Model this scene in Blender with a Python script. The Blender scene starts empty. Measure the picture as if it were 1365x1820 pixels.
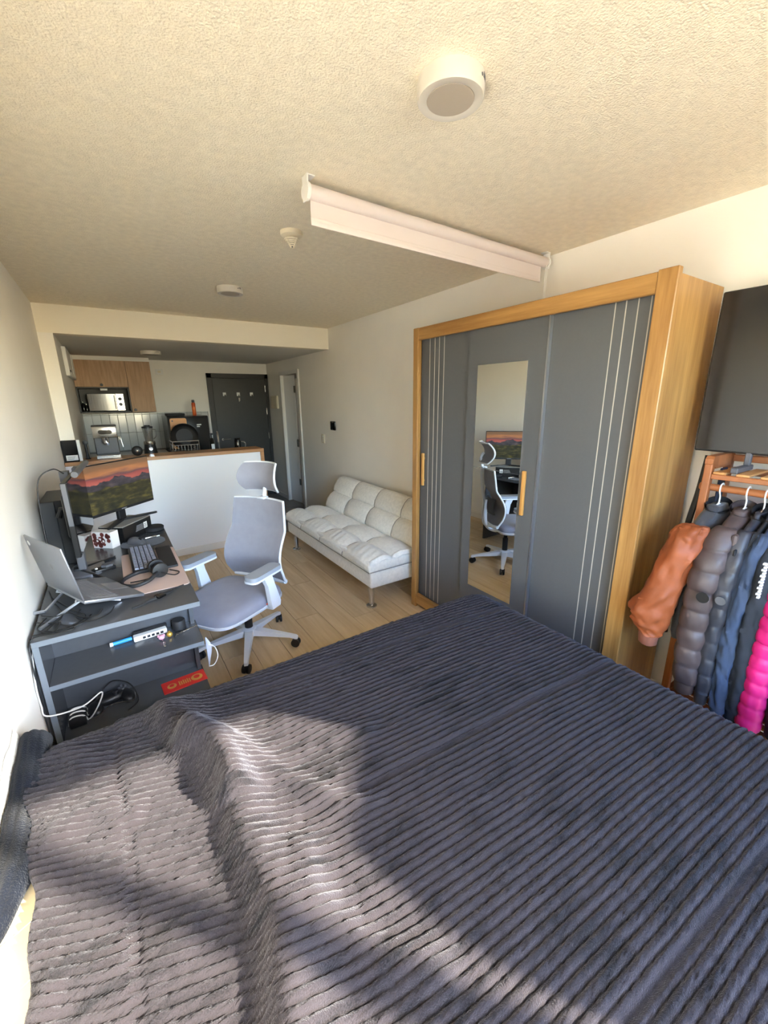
import bpy, bmesh, math, random
import numpy as np
from mathutils import Matrix, Vector, noise as mnoise
random.seed(7); np.random.seed(7)
SC = bpy.context.scene
COL = SC.collection
PI = math.pi

# ------------------------------------------------------------------ camera
cam_d = bpy.data.cameras.new('camera')
cam = bpy.data.objects.new('camera', cam_d); COL.objects.link(cam)
SC.camera = cam
yaw, pitch, roll = -0.5805, -0.2687, 0.0111
Rc = (Matrix.Rotation(yaw, 3, 'Z') @ Matrix.Rotation(pitch, 3, 'X') @ Matrix.Rotation(roll, 3, 'Y')) @ Matrix.Rotation(PI/2, 3, 'X')
cam.matrix_world = Matrix.Translation((0.3779, 0.0833, 1.5977)) @ Rc.to_4x4()
cam_d.sensor_fit = 'HORIZONTAL'; cam_d.sensor_width = 36.0
cam_d.lens = 36.0*729.66/1365.0
cam_d.clip_start = 0.02; cam_d.clip_end = 200

# ------------------------------------------------------------------ world, sun, exposure
SUN_EL = math.radians(30.5); SUN_H = Vector((-0.666, 0.746, 0)).normalized()
w = bpy.data.worlds.new('sky'); SC.world = w; w.use_nodes = True
nt = w.node_tree
bg = nt.nodes['Background']
sky = nt.nodes.new('ShaderNodeTexSky')
sky.sky_type = 'NISHITA'; sky.sun_disc = False
sky.sun_elevation = SUN_EL; sky.sun_rotation = math.atan2(-SUN_H.x, -SUN_H.y)
sky.dust_density = 1.0; sky.ozone_density = 1.0
tint = nt.nodes.new('ShaderNodeMix'); tint.data_type = 'RGBA'; tint.blend_type = 'MULTIPLY'; tint.inputs[0].default_value = 1.0; tint.inputs[7].default_value = (0.90, 0.98, 1.14, 1)
nt.links.new(sky.outputs[0], tint.inputs[6]); nt.links.new(tint.outputs[2], bg.inputs[0]); bg.inputs[1].default_value = 2.5
sd = bpy.data.lights.new('sun', 'SUN'); sd.energy = 28.0; sd.angle = math.radians(1.2); sd.color = (1.0, 0.87, 0.70)
so = bpy.data.objects.new('sun', sd); COL.objects.link(so)
dirv = SUN_H*math.cos(SUN_EL) + Vector((0, 0, -math.sin(SUN_EL)))
so.rotation_euler = dirv.to_track_quat('-Z', 'Y').to_euler(); so.location = (3, -4, 5)
pd = bpy.data.lights.new('window_portal', 'AREA'); pd.shape = 'RECTANGLE'; pd.size = 2.36; pd.size_y = 2.16
pd.cycles.is_portal = True
po = bpy.data.objects.new('window_portal', pd); COL.objects.link(po)
po.location = (1.23, -0.735, 1.17); po.rotation_euler = (PI/2, 0, PI) 
po.rotation_euler = Vector((0, 1, 0)).to_track_quat('-Z', 'Y').to_euler()
SC.view_settings.view_transform = 'Standard'; SC.view_settings.look = 'None'
SC.view_settings.gamma = 1.0; SC.view_settings.use_curve_mapping = False
SC.view_settings.exposure = 1.22
SC.cycles.max_bounces = 10; SC.cycles.diffuse_bounces = 7; SC.cycles.glossy_bounces = 5; SC.cycles.transparent_max_bounces = 12
SC.cycles.sample_clamp_indirect = 12.0
SC.cycles.caustics_reflective = False
SC.cycles.adaptive_threshold = 0.02

# ------------------------------------------------------------------ material helpers
def lin(c):
    if isinstance(c, str):
        c = c.lstrip('#'); c = tuple(int(c[i:i+2], 16)/255 for i in (0, 2, 4))
    return tuple((v/12.92 if v <= 0.04045 else ((v+0.055)/1.055)**2.4) for v in c) + (1.0,)
MATS = {}
def mat(name, col, rough=0.5, metal=0.0, var=0.0, vscale=8.0, stretch=(1, 1, 1), bump=0.0, bscale=200.0, bdist=0.002,
        col2=None, sheen=0.0, spec=0.5, emit=None, rnd=0.0, coat=0.0, alpha=1.0):
    m = bpy.data.materials.new(name); m.use_nodes = True; MATS[name] = m
    n = m.node_tree.nodes; l = m.node_tree.links; p = n['Principled BSDF']
    c = lin(col)
    p.inputs['Base Color'].default_value = c; p.inputs['Roughness'].default_value = rough
    p.inputs['Metallic'].default_value = metal; p.inputs['Specular IOR Level'].default_value = spec
    p.inputs['Coat Weight'].default_value = coat; p.inputs['Alpha'].default_value = alpha
    if sheen:
        p.inputs['Sheen Weight'].default_value = sheen; p.inputs['Sheen Roughness'].default_value = 0.45
    tc = n.new('ShaderNodeTexCoord')
    if var or col2 is not None:
        mp = n.new('ShaderNodeMapping'); mp.inputs['Scale'].default_value = stretch
        l.new(tc.outputs['Object'], mp.inputs['Vector'])
        nz = n.new('ShaderNodeTexNoise'); nz.inputs['Scale'].default_value = vscale; nz.inputs['Detail'].default_value = 6
        l.new(mp.outputs[0], nz.inputs['Vector'])
        cr = n.new('ShaderNodeValToRGB'); cr.color_ramp.elements[0].position = 0.32; cr.color_ramp.elements[1].position = 0.68
        if col2 is not None:
            a, b = c, lin(col2)
        else:
            a = tuple(max(0, v*(1-var)) for v in c[:3])+(1,); b = tuple(min(1, v*(1+var)) for v in c[:3])+(1,)
        cr.color_ramp.elements[0].color = a; cr.color_ramp.elements[1].color = b
        l.new(nz.outputs[0], cr.inputs[0])
        src = cr.outputs[0]
        if rnd:
            oi = n.new('ShaderNodeObjectInfo'); mr = n.new('ShaderNodeMapRange')
            mr.inputs[3].default_value = 1-rnd; mr.inputs[4].default_value = 1+rnd
            l.new(oi.outputs['Random'], mr.inputs[0])
            mx = n.new('ShaderNodeVectorMath'); mx.operation = 'SCALE'
            l.new(src, mx.inputs[0]); l.new(mr.outputs[0], mx.inputs['Scale']); src = mx.outputs[0]
        l.new(src, p.inputs['Base Color'])
    if bump:
        nb = n.new('ShaderNodeTexNoise'); nb.inputs['Scale'].default_value = bscale; nb.inputs['Detail'].default_value = 4
        l.new(tc.outputs['Object'], nb.inputs['Vector'])
        bp = n.new('ShaderNodeBump'); bp.inputs['Strength'].default_value = bump; bp.inputs['Distance'].default_value = bdist
        l.new(nb.outputs[0], bp.inputs['Height']); l.new(bp.outputs[0], p.inputs['Normal'])
    if emit is not None:
        p.inputs['Emission Color'].default_value = lin(emit[0]); p.inputs['Emission Strength'].default_value = emit[1]
    return m
def wood(name, c1, c2, axis, rough=0.45, scale=1.0, rnd=0.0, fine=1.0):
    """long-grain wood: stretched noise rings along one axis"""
    m = bpy.data.materials.new(name); m.use_nodes = True; MATS[name] = m
    n = m.node_tree.nodes; l = m.node_tree.links; p = n['Principled BSDF']; p.inputs['Roughness'].default_value = rough
    tc = n.new('ShaderNodeTexCoord'); mp = n.new('ShaderNodeMapping')
    s = [14*scale]*3; s['xyz'.index(axis)] = 0.9*scale
    mp.inputs['Scale'].default_value = s
    src = tc.outputs['Object']
    if rnd:
        oi = n.new('ShaderNodeObjectInfo'); va = n.new('ShaderNodeVectorMath'); va.operation = 'SCALE'
        cx = n.new('ShaderNodeCombineXYZ')
        for k in range(3): l.new(oi.outputs['Random'], cx.inputs[k])
        l.new(cx.outputs[0], va.inputs[0]); va.inputs['Scale'].default_value = 37
        ad = n.new('ShaderNodeVectorMath'); l.new(src, ad.inputs[0]); l.new(va.outputs[0], ad.inputs[1]); src = ad.outputs[0]
    l.new(src, mp.inputs['Vector'])
    n1 = n.new('ShaderNodeTexNoise'); n1.inputs['Scale'].default_value = 1.0; n1.inputs['Detail'].default_value = 5; n1.inputs['Distortion'].default_value = 0.6
    n2 = n.new('ShaderNodeTexNoise'); n2.inputs['Scale'].default_value = 5.5; n2.inputs['Detail'].default_value = 3
    l.new(mp.outputs[0], n1.inputs['Vector']); l.new(mp.outputs[0], n2.inputs['Vector'])
    mx = n.new('ShaderNodeMath'); mx.operation = 'MULTIPLY_ADD'; mx.inputs[1].default_value = 0.35*fine
    l.new(n2.outputs[0], mx.inputs[0]); 
    m2 = n.new('ShaderNodeMath'); m2.operation = 'MULTIPLY'; m2.inputs[1].default_value = 0.8
    l.new(n1.outputs[0], m2.inputs[0]); l.new(m2.outputs[0], mx.inputs[2])
    cr = n.new('ShaderNodeValToRGB'); cr.color_ramp.elements[0].position = 0.36; cr.color_ramp.elements[1].position = 0.78
    cr.color_ramp.elements[0].color = lin(c2); cr.color_ramp.elements[1].color = lin(c1)
    l.new(mx.outputs[0], cr.inputs[0]); out = cr.outputs[0]
    if rnd:
        mr = n.new('ShaderNodeMapRange'); mr.inputs[3].default_value = 1-rnd; mr.inputs[4].default_value = 1+rnd
        l.new(oi.outputs['Random'], mr.inputs[0]); sc = n.new('ShaderNodeVectorMath'); sc.operation = 'SCALE'
        l.new(out, sc.inputs[0]); l.new(mr.outputs[0], sc.inputs['Scale']); out = sc.outputs[0]
    l.new(out, p.inputs['Base Color'])
    return m

# ------------------------------------------------------------------ mesh builder
class MB:
    def __init__(s): s.v = []; s.f = []; s.M = Matrix.Identity(4)
    def add(s, vs, fs):
        b = len(s.v); M = s.M
        s.v += [tuple(M @ Vector(v)) for v in vs]; s.f += [tuple(i+b for i in f) for f in fs]; return s
    def box(s, x0, x1, y0, y1, z0, z1):
        if x0 > x1: x0, x1 = x1, x0
        if y0 > y1: y0, y1 = y1, y0
        if z0 > z1: z0, z1 = z1, z0
        return s.add([(x0,y0,z0),(x1,y0,z0),(x1,y1,z0),(x0,y1,z0),(x0,y0,z1),(x1,y0,z1),(x1,y1,z1),(x0,y1,z1)],
                     [(0,3,2,1),(4,5,6,7),(0,1,5,4),(1,2,6,5),(2,3,7,6),(3,0,4,7)])
    def rbox(s, x0, x1, y0, y1, z0, z1, r=0.005, seg=2):
        bm = bmesh.new(); bmesh.ops.create_cube(bm, size=1)
        sx, sy, sz = x1-x0, y1-y0, z1-z0
        for v in bm.verts: v.co = Vector(((x0+x1)/2+v.co.x*sx, (y0+y1)/2+v.co.y*sy, (z0+z1)/2+v.co.z*sz))
        r = min(r, 0.49*min(abs(sx), abs(sy), abs(sz)))
        bmesh.ops.bevel(bm, geom=list(bm.edges), offset=r, segments=seg, profile=0.5, affect='EDGES')
        bm.verts.index_update()
        s.add([v.co[:] for v in bm.verts], [tuple(v.index for v in f.verts) for f in bm.faces]); bm.free(); return s
    def prism(s, poly, h0, h1, axis='z'):
        """extrude polygon (2D list); axis z: (x,y); y: (x,z); x: (y,z)"""
        n = len(poly)
        def P(a, b, h): return {'z': (a, b, h), 'y': (a, h, b), 'x': (h, a, b)}[axis]
        vs = [P(a, b, h0) for a, b in poly]+[P(a, b, h1) for a, b in poly]
        fs = [tuple(range(n))[::-1], tuple(range(n, 2*n))]+[(i, (i+1) % n, n+(i+1) % n, n+i) for i in range(n)]
        if axis == 'y': fs = [f[::-1] for f in fs]
        return s.add(vs, fs)
    def tube(s, pts, r, n=8, cap=True, closed=False):
        pts = [Vector(p) for p in pts]; m = len(pts)
        rs = r if isinstance(r, (list, tuple)) else [r]*m
        up = None; vs = []; fs = []
        for i, p in enumerate(pts):
            if closed: t = (pts[(i+1) % m]-pts[i-1])
            else: t = pts[min(i+1, m-1)]-pts[max(i-1, 0)]
            if t.length < 1e-9: t = Vector((0, 0, 1))
            t.normalize()
            if up is None:
                up = Vector((0, 0, 1)) if abs(t.z) < 0.9 else Vector((1, 0, 0))
            a = up-t*up.dot(t)
            if a.length < 1e-6: a = t.orthogonal()
            a.normalize(); up = a; b = t.cross(a)
            for k in range(n):
                th = 2*PI*k/n; vs.append(p+(a*math.cos(th)+b*math.sin(th))*rs[i])
        for i in range(m if closed else m-1):
            j = (i+1) % m
            for k in range(n): fs.append((i*n+k, i*n+(k+1) % n, j*n+(k+1) % n, j*n+k))
        if cap and not closed:
            fs.append(tuple(range(n))[::-1]); fs.append(tuple(range((m-1)*n, m*n)))
        return s.add([v[:] for v in vs], fs)
    def cyl(s, p0, p1, r, n=20, r1=None):
        return s.tube([p0, p1], [r, r if r1 is None else r1], n)
    def lathe(s, prof, c=(0, 0, 0), n=28, axis='z'):
        """prof: (r, h) from bottom to top"""
        vs = []; fs = []; m = len(prof)
        for r, h in prof:
            for k in range(n):
                a = 2*PI*k/n; x, y = r*math.cos(a), r*math.sin(a)
                q = {'z': (x, y, h), 'y': (x, h, -y), 'x': (h, x, y)}[axis]
                vs.append((c[0]+q[0], c[1]+q[1], c[2]+q[2]))
        for i in range(m-1):
            for k in range(n): fs.append((i*n+k, i*n+(k+1) % n, (i+1)*n+(k+1) % n, (i+1)*n+k))
        fs.append(tuple(range(n))[::-1]); fs.append(tuple(range((m-1)*n, m*n)))
        return s.add(vs, fs)
    def ell(s, c, rx, ry, rz, n=16, m=10):
        vs = []; fs = []
        for i in range(m+1):
            th = PI*i/m-PI/2
            for k in range(n):
                a = 2*PI*k/n; vs.append((c[0]+rx*math.cos(th)*math.cos(a), c[1]+ry*math.cos(th)*math.sin(a), c[2]+rz*math.sin(th)))
        for i in range(m):
            for k in range(n): fs.append((i*n+k, i*n+(k+1) % n, (i+1)*n+(k+1) % n, (i+1)*n+k))
        return s.add(vs, fs)
    def grid(s, fn, nu, nv, closeu=False, flip=False):
        vs = [fn(i/(nu if closeu else nu-1), j/(nv-1)) for j in range(nv) for i in range(nu)]
        fs = []
        for j in range(nv-1):
            for i in range(nu if closeu else nu-1):
                f = (j*nu+i, j*nu+(i+1) % nu, (j+1)*nu+(i+1) % nu, (j+1)*nu+i)
                fs.append(f[::-1] if flip else f)
        return s.add(vs, fs)
    def loft(s, rings, cap=True):
        n = len(rings[0]); vs = [p for r in rings for p in r]; fs = []
        for i in range(len(rings)-1):
            for k in range(n): fs.append((i*n+k, i*n+(k+1) % n, (i+1)*n+(k+1) % n, (i+1)*n+k))
        if cap: fs.append(tuple(range(n))[::-1]); fs.append(tuple(range((len(rings)-1)*n, len(rings)*n)))
        return s.add(vs, fs)
    def mesh(s, name, material, smooth=False):
        me = bpy.data.meshes.new(name); me.from_pydata(s.v, [], s.f); me.validate(); 
        bm = bmesh.new(); bm.from_mesh(me); bmesh.ops.recalc_face_normals(bm, faces=bm.faces); bm.to_mesh(me); bm.free()
        if material: me.materials.append(MATS[material] if isinstance(material, str) else material)
        if smooth:
            me.polygons.foreach_set('use_smooth', [True]*len(me.polygons))
            try: me.set_sharp_from_angle(angle=math.radians(smooth if smooth > 1 else 42))
            except Exception: pass
        return me
    def build(s, name, material, parent=None, smooth=False, loc=(0, 0, 0), rot=(0, 0, 0)):
        return link(name, s.mesh(name, material, smooth), parent, loc, rot)
def link(name, me, parent=None, loc=(0, 0, 0), rot=(0, 0, 0)):
    o = bpy.data.objects.new(name, me); COL.objects.link(o); o.parent = parent; o.location = loc; o.rotation_euler = rot
    return o
def tag(o, label=None, cat=None, group=None, kind=None):
    if label: o['label'] = label
    if cat: o['category'] = cat
    if group: o['group'] = group
    if kind: o['kind'] = kind
    return o
def thing(name, label, cat, loc=(0, 0, 0), rotz=0.0, group=None):
    o = bpy.data.objects.new(name, None); COL.objects.link(o); o.location = loc; o.rotation_euler = (0, 0, rotz)
    o.empty_display_size = 0.05
    return tag(o, label, cat, group)
def struct(name, mb, m, smooth=False, parent=None, loc=(0, 0, 0)):
    o = mb.build(name, m, parent, smooth, loc)
    if parent is None: o['kind'] = 'structure'
    return o
def cr(pts, k=6, closed=False):
    """Catmull-Rom smoothing of a polyline"""
    P = [Vector(p) for p in pts]; n = len(P); out = []
    rng = range(n) if closed else range(n-1)
    for i in rng:
        p0 = P[i-1] if (closed or i > 0) else P[0]; p1 = P[i]; p2 = P[(i+1) % n]; p3 = P[(i+2) % n] if (closed or i+2 < n) else P[-1]
        for j in range(k):
            t = j/k
            out.append(0.5*((2*p1)+(-p0+p2)*t+(2*p0-5*p1+4*p2-p3)*t*t+(-p0+3*p1-3*p2+p3)*t**3))
    if not closed: out.append(P[-1])
    return out
def rrect(x0, x1, y0, y1, r, n=5):
    o = []
    for cx, cy, a0 in ((x1-r, y1-r, 0), (x0+r, y1-r, 90), (x0+r, y0+r, 180), (x1-r, y0+r, 270)):
        for k in range(n+1):
            a = math.radians(a0+90*k/n); o.append((cx+r*math.cos(a), cy+r*math.sin(a)))
    return o

# ------------------------------------------------------------------ materials
def popcorn(name, col):
    m = mat(name, col, 0.9, var=0.05, vscale=30, spec=0.15)
    n = m.node_tree.nodes; l = m.node_tree.links; p = n['Principled BSDF']
    tc = n.new('ShaderNodeTexCoord')
    a = n.new('ShaderNodeTexNoise'); a.inputs['Scale'].default_value = 150; a.inputs['Detail'].default_value = 3
    b = n.new('ShaderNodeTexVoronoi'); b.inputs['Scale'].default_value = 170
    l.new(tc.outputs['Object'], a.inputs['Vector']); l.new(tc.outputs['Object'], b.inputs['Vector'])
    s = n.new('ShaderNodeMath'); s.operation = 'SUBTRACT'; l.new(a.outputs[0], s.inputs[0])
    k = n.new('ShaderNodeMath'); k.operation = 'MULTIPLY'; k.inputs[1].default_value = 0.35; l.new(b.outputs['Distance'], k.inputs[0]); l.new(k.outputs[0], s.inputs[1])
    bp = n.new('ShaderNodeBump'); bp.inputs['Strength'].default_value = 0.6; bp.inputs['Distance'].default_value = 0.006
    l.new(s.outputs[0], bp.inputs['Height']); l.new(bp.outputs[0], p.inputs['Normal'])
    return m
popcorn('ceiling_paint', '#f3e9d4')
mat('kitchen_ceiling_paint', '#e4e0d8', 0.9, bump=0.4, bscale=90, bdist=0.003, spec=0.15)
mat('wall_paint', '#f3efe7', 0.85, var=0.015, vscale=3, bump=0.08, bscale=60, bdist=0.001, spec=0.2)
mat('header_paint', '#f4ecdb', 0.85, spec=0.2, bump=0.06, bscale=60, bdist=0.001)
mat('white_trim', '#e9e6e0', 0.5)
mat('white_panel', '#f2f3f4', 0.45)
wood('oak_floor', '#dec6a2', '#c0a279', 'y', rough=0.42, rnd=0.07, scale=0.8)
mat('floor_gap', '#5f452c', 0.8)
mat('grey_tile', '#8b8680', 0.4, var=0.06, vscale=5)
mat('dark_door', '#3a3835', 0.45, var=0.05, vscale=20)
mat('dark_door_frame', '#33302d', 0.5)
wood('oak_z', '#b68a4f', '#8c602f', 'z', rough=0.4, scale=1.5)
wood('oak_y', '#b68a4f', '#8c602f', 'y', rough=0.4, scale=1.5)
wood('handle_oak', '#d6a35c', '#b9813d', 'z', rough=0.4, scale=2)
mat('graphite', '#5b5c5d', 0.42, var=0.02, vscale=80)
mat('inlay', '#b9b3a6', 0.4)
mat('mirror', '#e8ecec', 0.0, metal=1.0)
mat('alu', '#b9bcc2', 0.3, metal=0.9)
mat('chrome', '#d4d6da', 0.08, metal=1.0)
mat('steel', '#b8b4ae', 0.25, metal=0.95)
mat('black_plastic', '#161617', 0.45)
mat('black_soft', '#1d1d1f', 0.65)
mat('black_gloss', '#0b0b0c', 0.12, coat=0.3)
mat('tv_screen', '#141416', 0.16, spec=0.8)
mat('grey_plastic', '#55565a', 0.5)
mat('tower_grey', '#2f3135', 0.5)
mat('white_plastic', '#ecebe7', 0.4)
mat('fixture_white', '#d6cfc3', 0.45)
mat('cream_plastic', '#e6dcc4', 0.5)
mat('blind_fabric', '#d9cdc9', 0.85, bump=0.05, bscale=300)
mat('diffuser', '#b5a999', 0.55)
mat('sofa_fabric', '#e0dcd2', 0.92, var=0.07, vscale=45, bump=0.35, bscale=350, bdist=0.0015, sheen=0.3, spec=0.2)
mat('sofa_seam', '#8f8b84', 0.9)
mat('chair_white', '#dfe3e8', 0.35)
mat('chair_mesh', '#94959f', 0.8, var=0.04, vscale=20, bump=0.3, bscale=500, bdist=0.001)
mat('chair_fabric', '#92939f', 0.85, var=0.05, vscale=12, bump=0.3, bscale=450, bdist=0.001, sheen=0.2)
mat('arm_pad', '#9aa0a8', 0.6)
mat('desk_grey', '#4a4c4f', 0.2, var=0.02, vscale=60)
mat('desk_edge', '#6a7178', 0.35)
mat('laptop_silver', '#8e9096', 0.35, metal=0.7)
mat('laptop_keys', '#77777b', 0.6)
mat('monitor_black', '#1a1a1b', 0.4)
mat('monitor_glass', '#0c0c0d', 0.05, spec=0.7)
mat('desk_mat', '#c3aca2', 0.7, bump=0.1, bscale=500)
mat('key_grey', '#80828f', 0.5)
mat('pink_toy', '#e2a2b8', 0.4)
mat('gold', '#c9a24a', 0.3, metal=0.6)
mat('red_paper', '#cf2f2a', 0.5)
mat('gold_print', '#c99a4a', 0.45)
mat('blue_cap', '#2f93cf', 0.4)
mat('mask_fabric', '#dfe4ee', 0.9, bump=0.15, bscale=300)
mat('cable_white', '#dcdad6', 0.5)
mat('cable_black', '#141414', 0.55)
mat('box_print_white', '#e8e4e0', 0.5)
mat('box_red', '#c23a33', 0.5)
mat('box_brown', '#6b3630', 0.5)
mat('box_black', '#131313', 0.4)
mat('box_top', '#8f8d88', 0.5)
mat('label_white', '#e9e9e6', 0.5)
mat('label_grey', '#8a8a8a', 0.5)
mat('counter_oak', '#b98a5e', 0.4, col2='#a2754b', vscale=6, stretch=(1, 12, 12))
mat('cabinet_oak', '#b58f68', 0.5, col2='#9c764f', vscale=5, stretch=(8, 8, 0.8))
mat('cabinet_dark', '#2b2a29', 0.5)
mat('wall_tile', '#cfd0cd', 0.12, var=0.02, vscale=4)
mat('grout', '#8d8b86', 0.9)
mat('worktop', '#c9c6c0', 0.4)
mat('fridge_black', '#1b1b1d', 0.22)
mat('pan_black', '#0f0f10', 0.3)
mat('board_wood', '#c48b4f', 0.5, col2='#a8713a', vscale=4, stretch=(1, 1, 10))
mat('orange_can', '#e0762b', 0.35, col2='#b8391f', vscale=14)
mat('blanket_navy', '#080c15', 0.95, var=0.3, vscale=25, bump=0.8, bscale=300, bdist=0.004, sheen=0.1, spec=0.1)
mat('sherpa', '#e7e0d2', 0.95, bump=0.8, bscale=150, bdist=0.006)
mat('mattress_cream', '#a99c7f', 0.85, bump=0.1, bscale=120, var=0.02, vscale=9)
mat('bed_base', '#5a5149', 0.8)
wood('rack_wood_z', '#a9683c', '#824a26', 'z', rough=0.4, scale=2)
wood('rack_wood_y', '#a9683c', '#824a26', 'y', rough=0.4, scale=2)
wood('rack_slat', '#cf9c63', '#b07a42', 'x', rough=0.45, scale=2)
mat('orange_leather', '#8c4722', 0.6, var=0.12, vscale=6, bump=0.3, bscale=25, bdist=0.006)
mat('rib_brown', '#8d5540', 0.8)
mat('charcoal_wool', '#33353b', 0.9, var=0.15, vscale=40, bump=0.3, bscale=200, sheen=0.2)
mat('brown_nylon', '#4d4140', 0.5, var=0.1, vscale=10, bump=0.25, bscale=30, bdist=0.006)
mat('dark_nylon', '#35363d', 0.45, var=0.1, vscale=10, bump=0.25, bscale=30, bdist=0.006)
mat('black_fabric', '#19191c', 0.8, bump=0.25, bscale=40, bdist=0.005)
mat('blue_fabric', '#34435c', 0.8, var=0.15, vscale=8, bump=0.25, bscale=30, bdist=0.006)
mat('ink_fabric', '#1c222c', 0.75, bump=0.25, bscale=30, bdist=0.006)
mat('pink_nylon', '#cf1f74', 0.5, var=0.08, vscale=10, bump=0.25, bscale=35, bdist=0.005)
mat('navy_strap', '#1b2036', 0.7)
mat('light_block', '#6f675d', 0.9, var=0.04, vscale=3)
mat('concrete', '#4f4a44', 0.9, var=0.05, vscale=3)
mat('bounce_ground', '#b9ab90', 0.95, var=0.15, vscale=0.3)
mat('added_curtain', '#cfc6b8', 0.9, bump=0.2, bscale=200)
mat('red_button', '#d5472f', 0.5)

# window glass: clear pane that lets the sun through
g = bpy.data.materials.new('window_glass'); g.use_nodes = True; MATS['window_glass'] = g
n = g.node_tree.nodes; l = g.node_tree.links; n.remove(n['Principled BSDF'])
tr = n.new('ShaderNodeBsdfTransparent'); tr.inputs[0].default_value = (0.95, 0.97, 0.96, 1); gl = n.new('ShaderNodeBsdfGlossy'); gl.inputs['Roughness'].default_value = 0.0
mxs = n.new('ShaderNodeMixShader'); mxs.inputs[0].default_value = 0.06
l.new(tr.outputs[0], mxs.inputs[1]); l.new(gl.outputs[0], mxs.inputs[2]); l.new(mxs.outputs[0], n['Material Output'].inputs[0])
g2 = bpy.data.materials.new('jar_glass'); g2.use_nodes = True; MATS['jar_glass'] = g2
n = g2.node_tree.nodes; l = g2.node_tree.links; n.remove(n['Principled BSDF'])
tr = n.new('ShaderNodeBsdfTransparent'); tr.inputs[0].default_value = (0.75, 0.76, 0.76, 1); gl = n.new('ShaderNodeBsdfGlossy'); gl.inputs['Roughness'].default_value = 0.05
mxs = n.new('ShaderNodeMixShader'); mxs.inputs[0].default_value = 0.22
l.new(tr.outputs[0], mxs.inputs[1]); l.new(gl.outputs[0], mxs.inputs[2]); l.new(mxs.outputs[0], n['Material Output'].inputs[0])

# wallpaper shown on the lit monitor: orange dusk sky over dark green mountains
def wallpaper():
    m = bpy.data.materials.new('monitor_wallpaper'); m.use_nodes = True; MATS['monitor_wallpaper'] = m
    n = m.node_tree.nodes; l = m.node_tree.links; p = n['Principled BSDF']
    tc = n.new('ShaderNodeTexCoord'); sp = n.new('ShaderNodeSeparateXYZ'); l.new(tc.outputs['Generated'], sp.inputs[0])
    def noise(scale, sx, sz, det=6, off=0):
        mp = n.new('ShaderNodeMapping'); mp.inputs['Scale'].default_value = (sx, 1, sz); mp.inputs['Location'].default_value = (off, 0, off)
        l.new(tc.outputs['Generated'], mp.inputs['Vector']); t = n.new('ShaderNodeTexNoise'); t.inputs['Scale'].default_value = scale; t.inputs['Detail'].default_value = det
        l.new(mp.outputs[0], t.inputs['Vector']); return t.outputs[0]
    def math_(op, a, b):
        t = n.new('ShaderNodeMath'); t.operation = op
        for k, q in enumerate((a, b)):
            if hasattr(q, 'links'): l.new(q, t.inputs[k])
            else: t.inputs[k].default_value = q
        return t.outputs[0]
    def ramp(src, els):
        r = n.new('ShaderNodeValToRGB'); l.new(src, r.inputs[0])
        while len(r.color_ramp.elements) < len(els): r.color_ramp.elements.new(0.5)
        for e, (pos, c) in zip(r.color_ramp.elements, els): e.position = pos; e.color = lin(c)
        return r.outputs[0]
    def mix(f, a, b):
        t = n.new('ShaderNodeMix'); t.data_type = 'RGBA'; l.new(f, t.inputs[0]); l.new(a, t.inputs[6]); l.new(b, t.inputs[7]); return t.outputs[2]
    Z = sp.outputs['Z']
    zs = math_('ADD', Z, math_('MULTIPLY', math_('SUBTRACT', noise(2.2, 1.2, 5), 0.5), 0.22))
    skyc = ramp(zs, [(0.58, '#a8584c'), (0.68, '#8a4440'), (0.74, '#5a4044'), (0.82, '#a06a42'), (0.9, '#7a573c'), (1.0, '#6a523c')])
    hill1 = math_('ADD', math_('MULTIPLY', noise(2.0, 1.6, 0.0, 5), 0.55), 0.36)
    hill2 = math_('ADD', math_('MULTIPLY', noise(2.6, 1.3, 0.0, 5, 3.7), 0.6), 0.16)
    h1c = ramp(noise(5, 1.5, 2.5, 8, 1.1), [(0.35, '#1d1e22'), (0.55, '#39343c'), (0.75, '#574a4a')])
    h2c = ramp(noise(6, 1.2, 2.2, 10, 5.0), [(0.3, '#0d0f09'), (0.5, '#2a2a15'), (0.64, '#504a20'), (0.8, '#867238')])
    f1 = math_('LESS_THAN', Z, hill1); f2 = math_('LESS_THAN', Z, hill2)
    c = mix(f2, mix(f1, skyc, h1c), h2c)
    p.inputs['Base Color'].default_value = (0.01, 0.01, 0.01, 1); p.inputs['Roughness'].default_value = 0.25
    l.new(c, p.inputs['Emission Color']); p.inputs['Emission Strength'].default_value = 0.6
wallpaper()

# ================================================================== SETTING
W = 2.709; YB = 4.80; YK = 7.14; H = 2.40; ZB = 2.1716; XP = 0.107; YW = -0.60
# ---- floor with separate planks
fl = struct('floor', MB().box(0, W, YW, 4.86, -0.05, -0.006), 'floor_gap')
pw = 0.19; x = 0.0; row = 0; pmesh = {}
def plank_mesh(wd, ln):
    key = (round(wd, 3), round(ln, 3))
    if key not in pmesh:
        g_ = 0.0012; b = 0.0012
        pts = [(g_, g_), (wd-g_, g_), (wd-g_, ln-g_), (g_, ln-g_)]
        ins = [(g_+b, g_+b), (wd-g_-b, g_+b), (wd-g_-b, ln-g_-b), (g_+b, ln-g_-b)]
        m_ = MB().add([(a, c, -0.006) for a, c in pts]+[(a, c, -0.001) for a, c in pts]+[(a, c, 0.0) for a, c in ins],
                      [(0, 1, 5, 4), (1, 2, 6, 5), (2, 3, 7, 6), (3, 0, 4, 7), (4, 5, 9, 8), (5, 6, 10, 9), (6, 7, 11, 10), (7, 4, 8, 11), (8, 9, 10, 11)])
        pmesh[key] = m_.mesh('plank', 'oak_floor')
    return pmesh[key]
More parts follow.
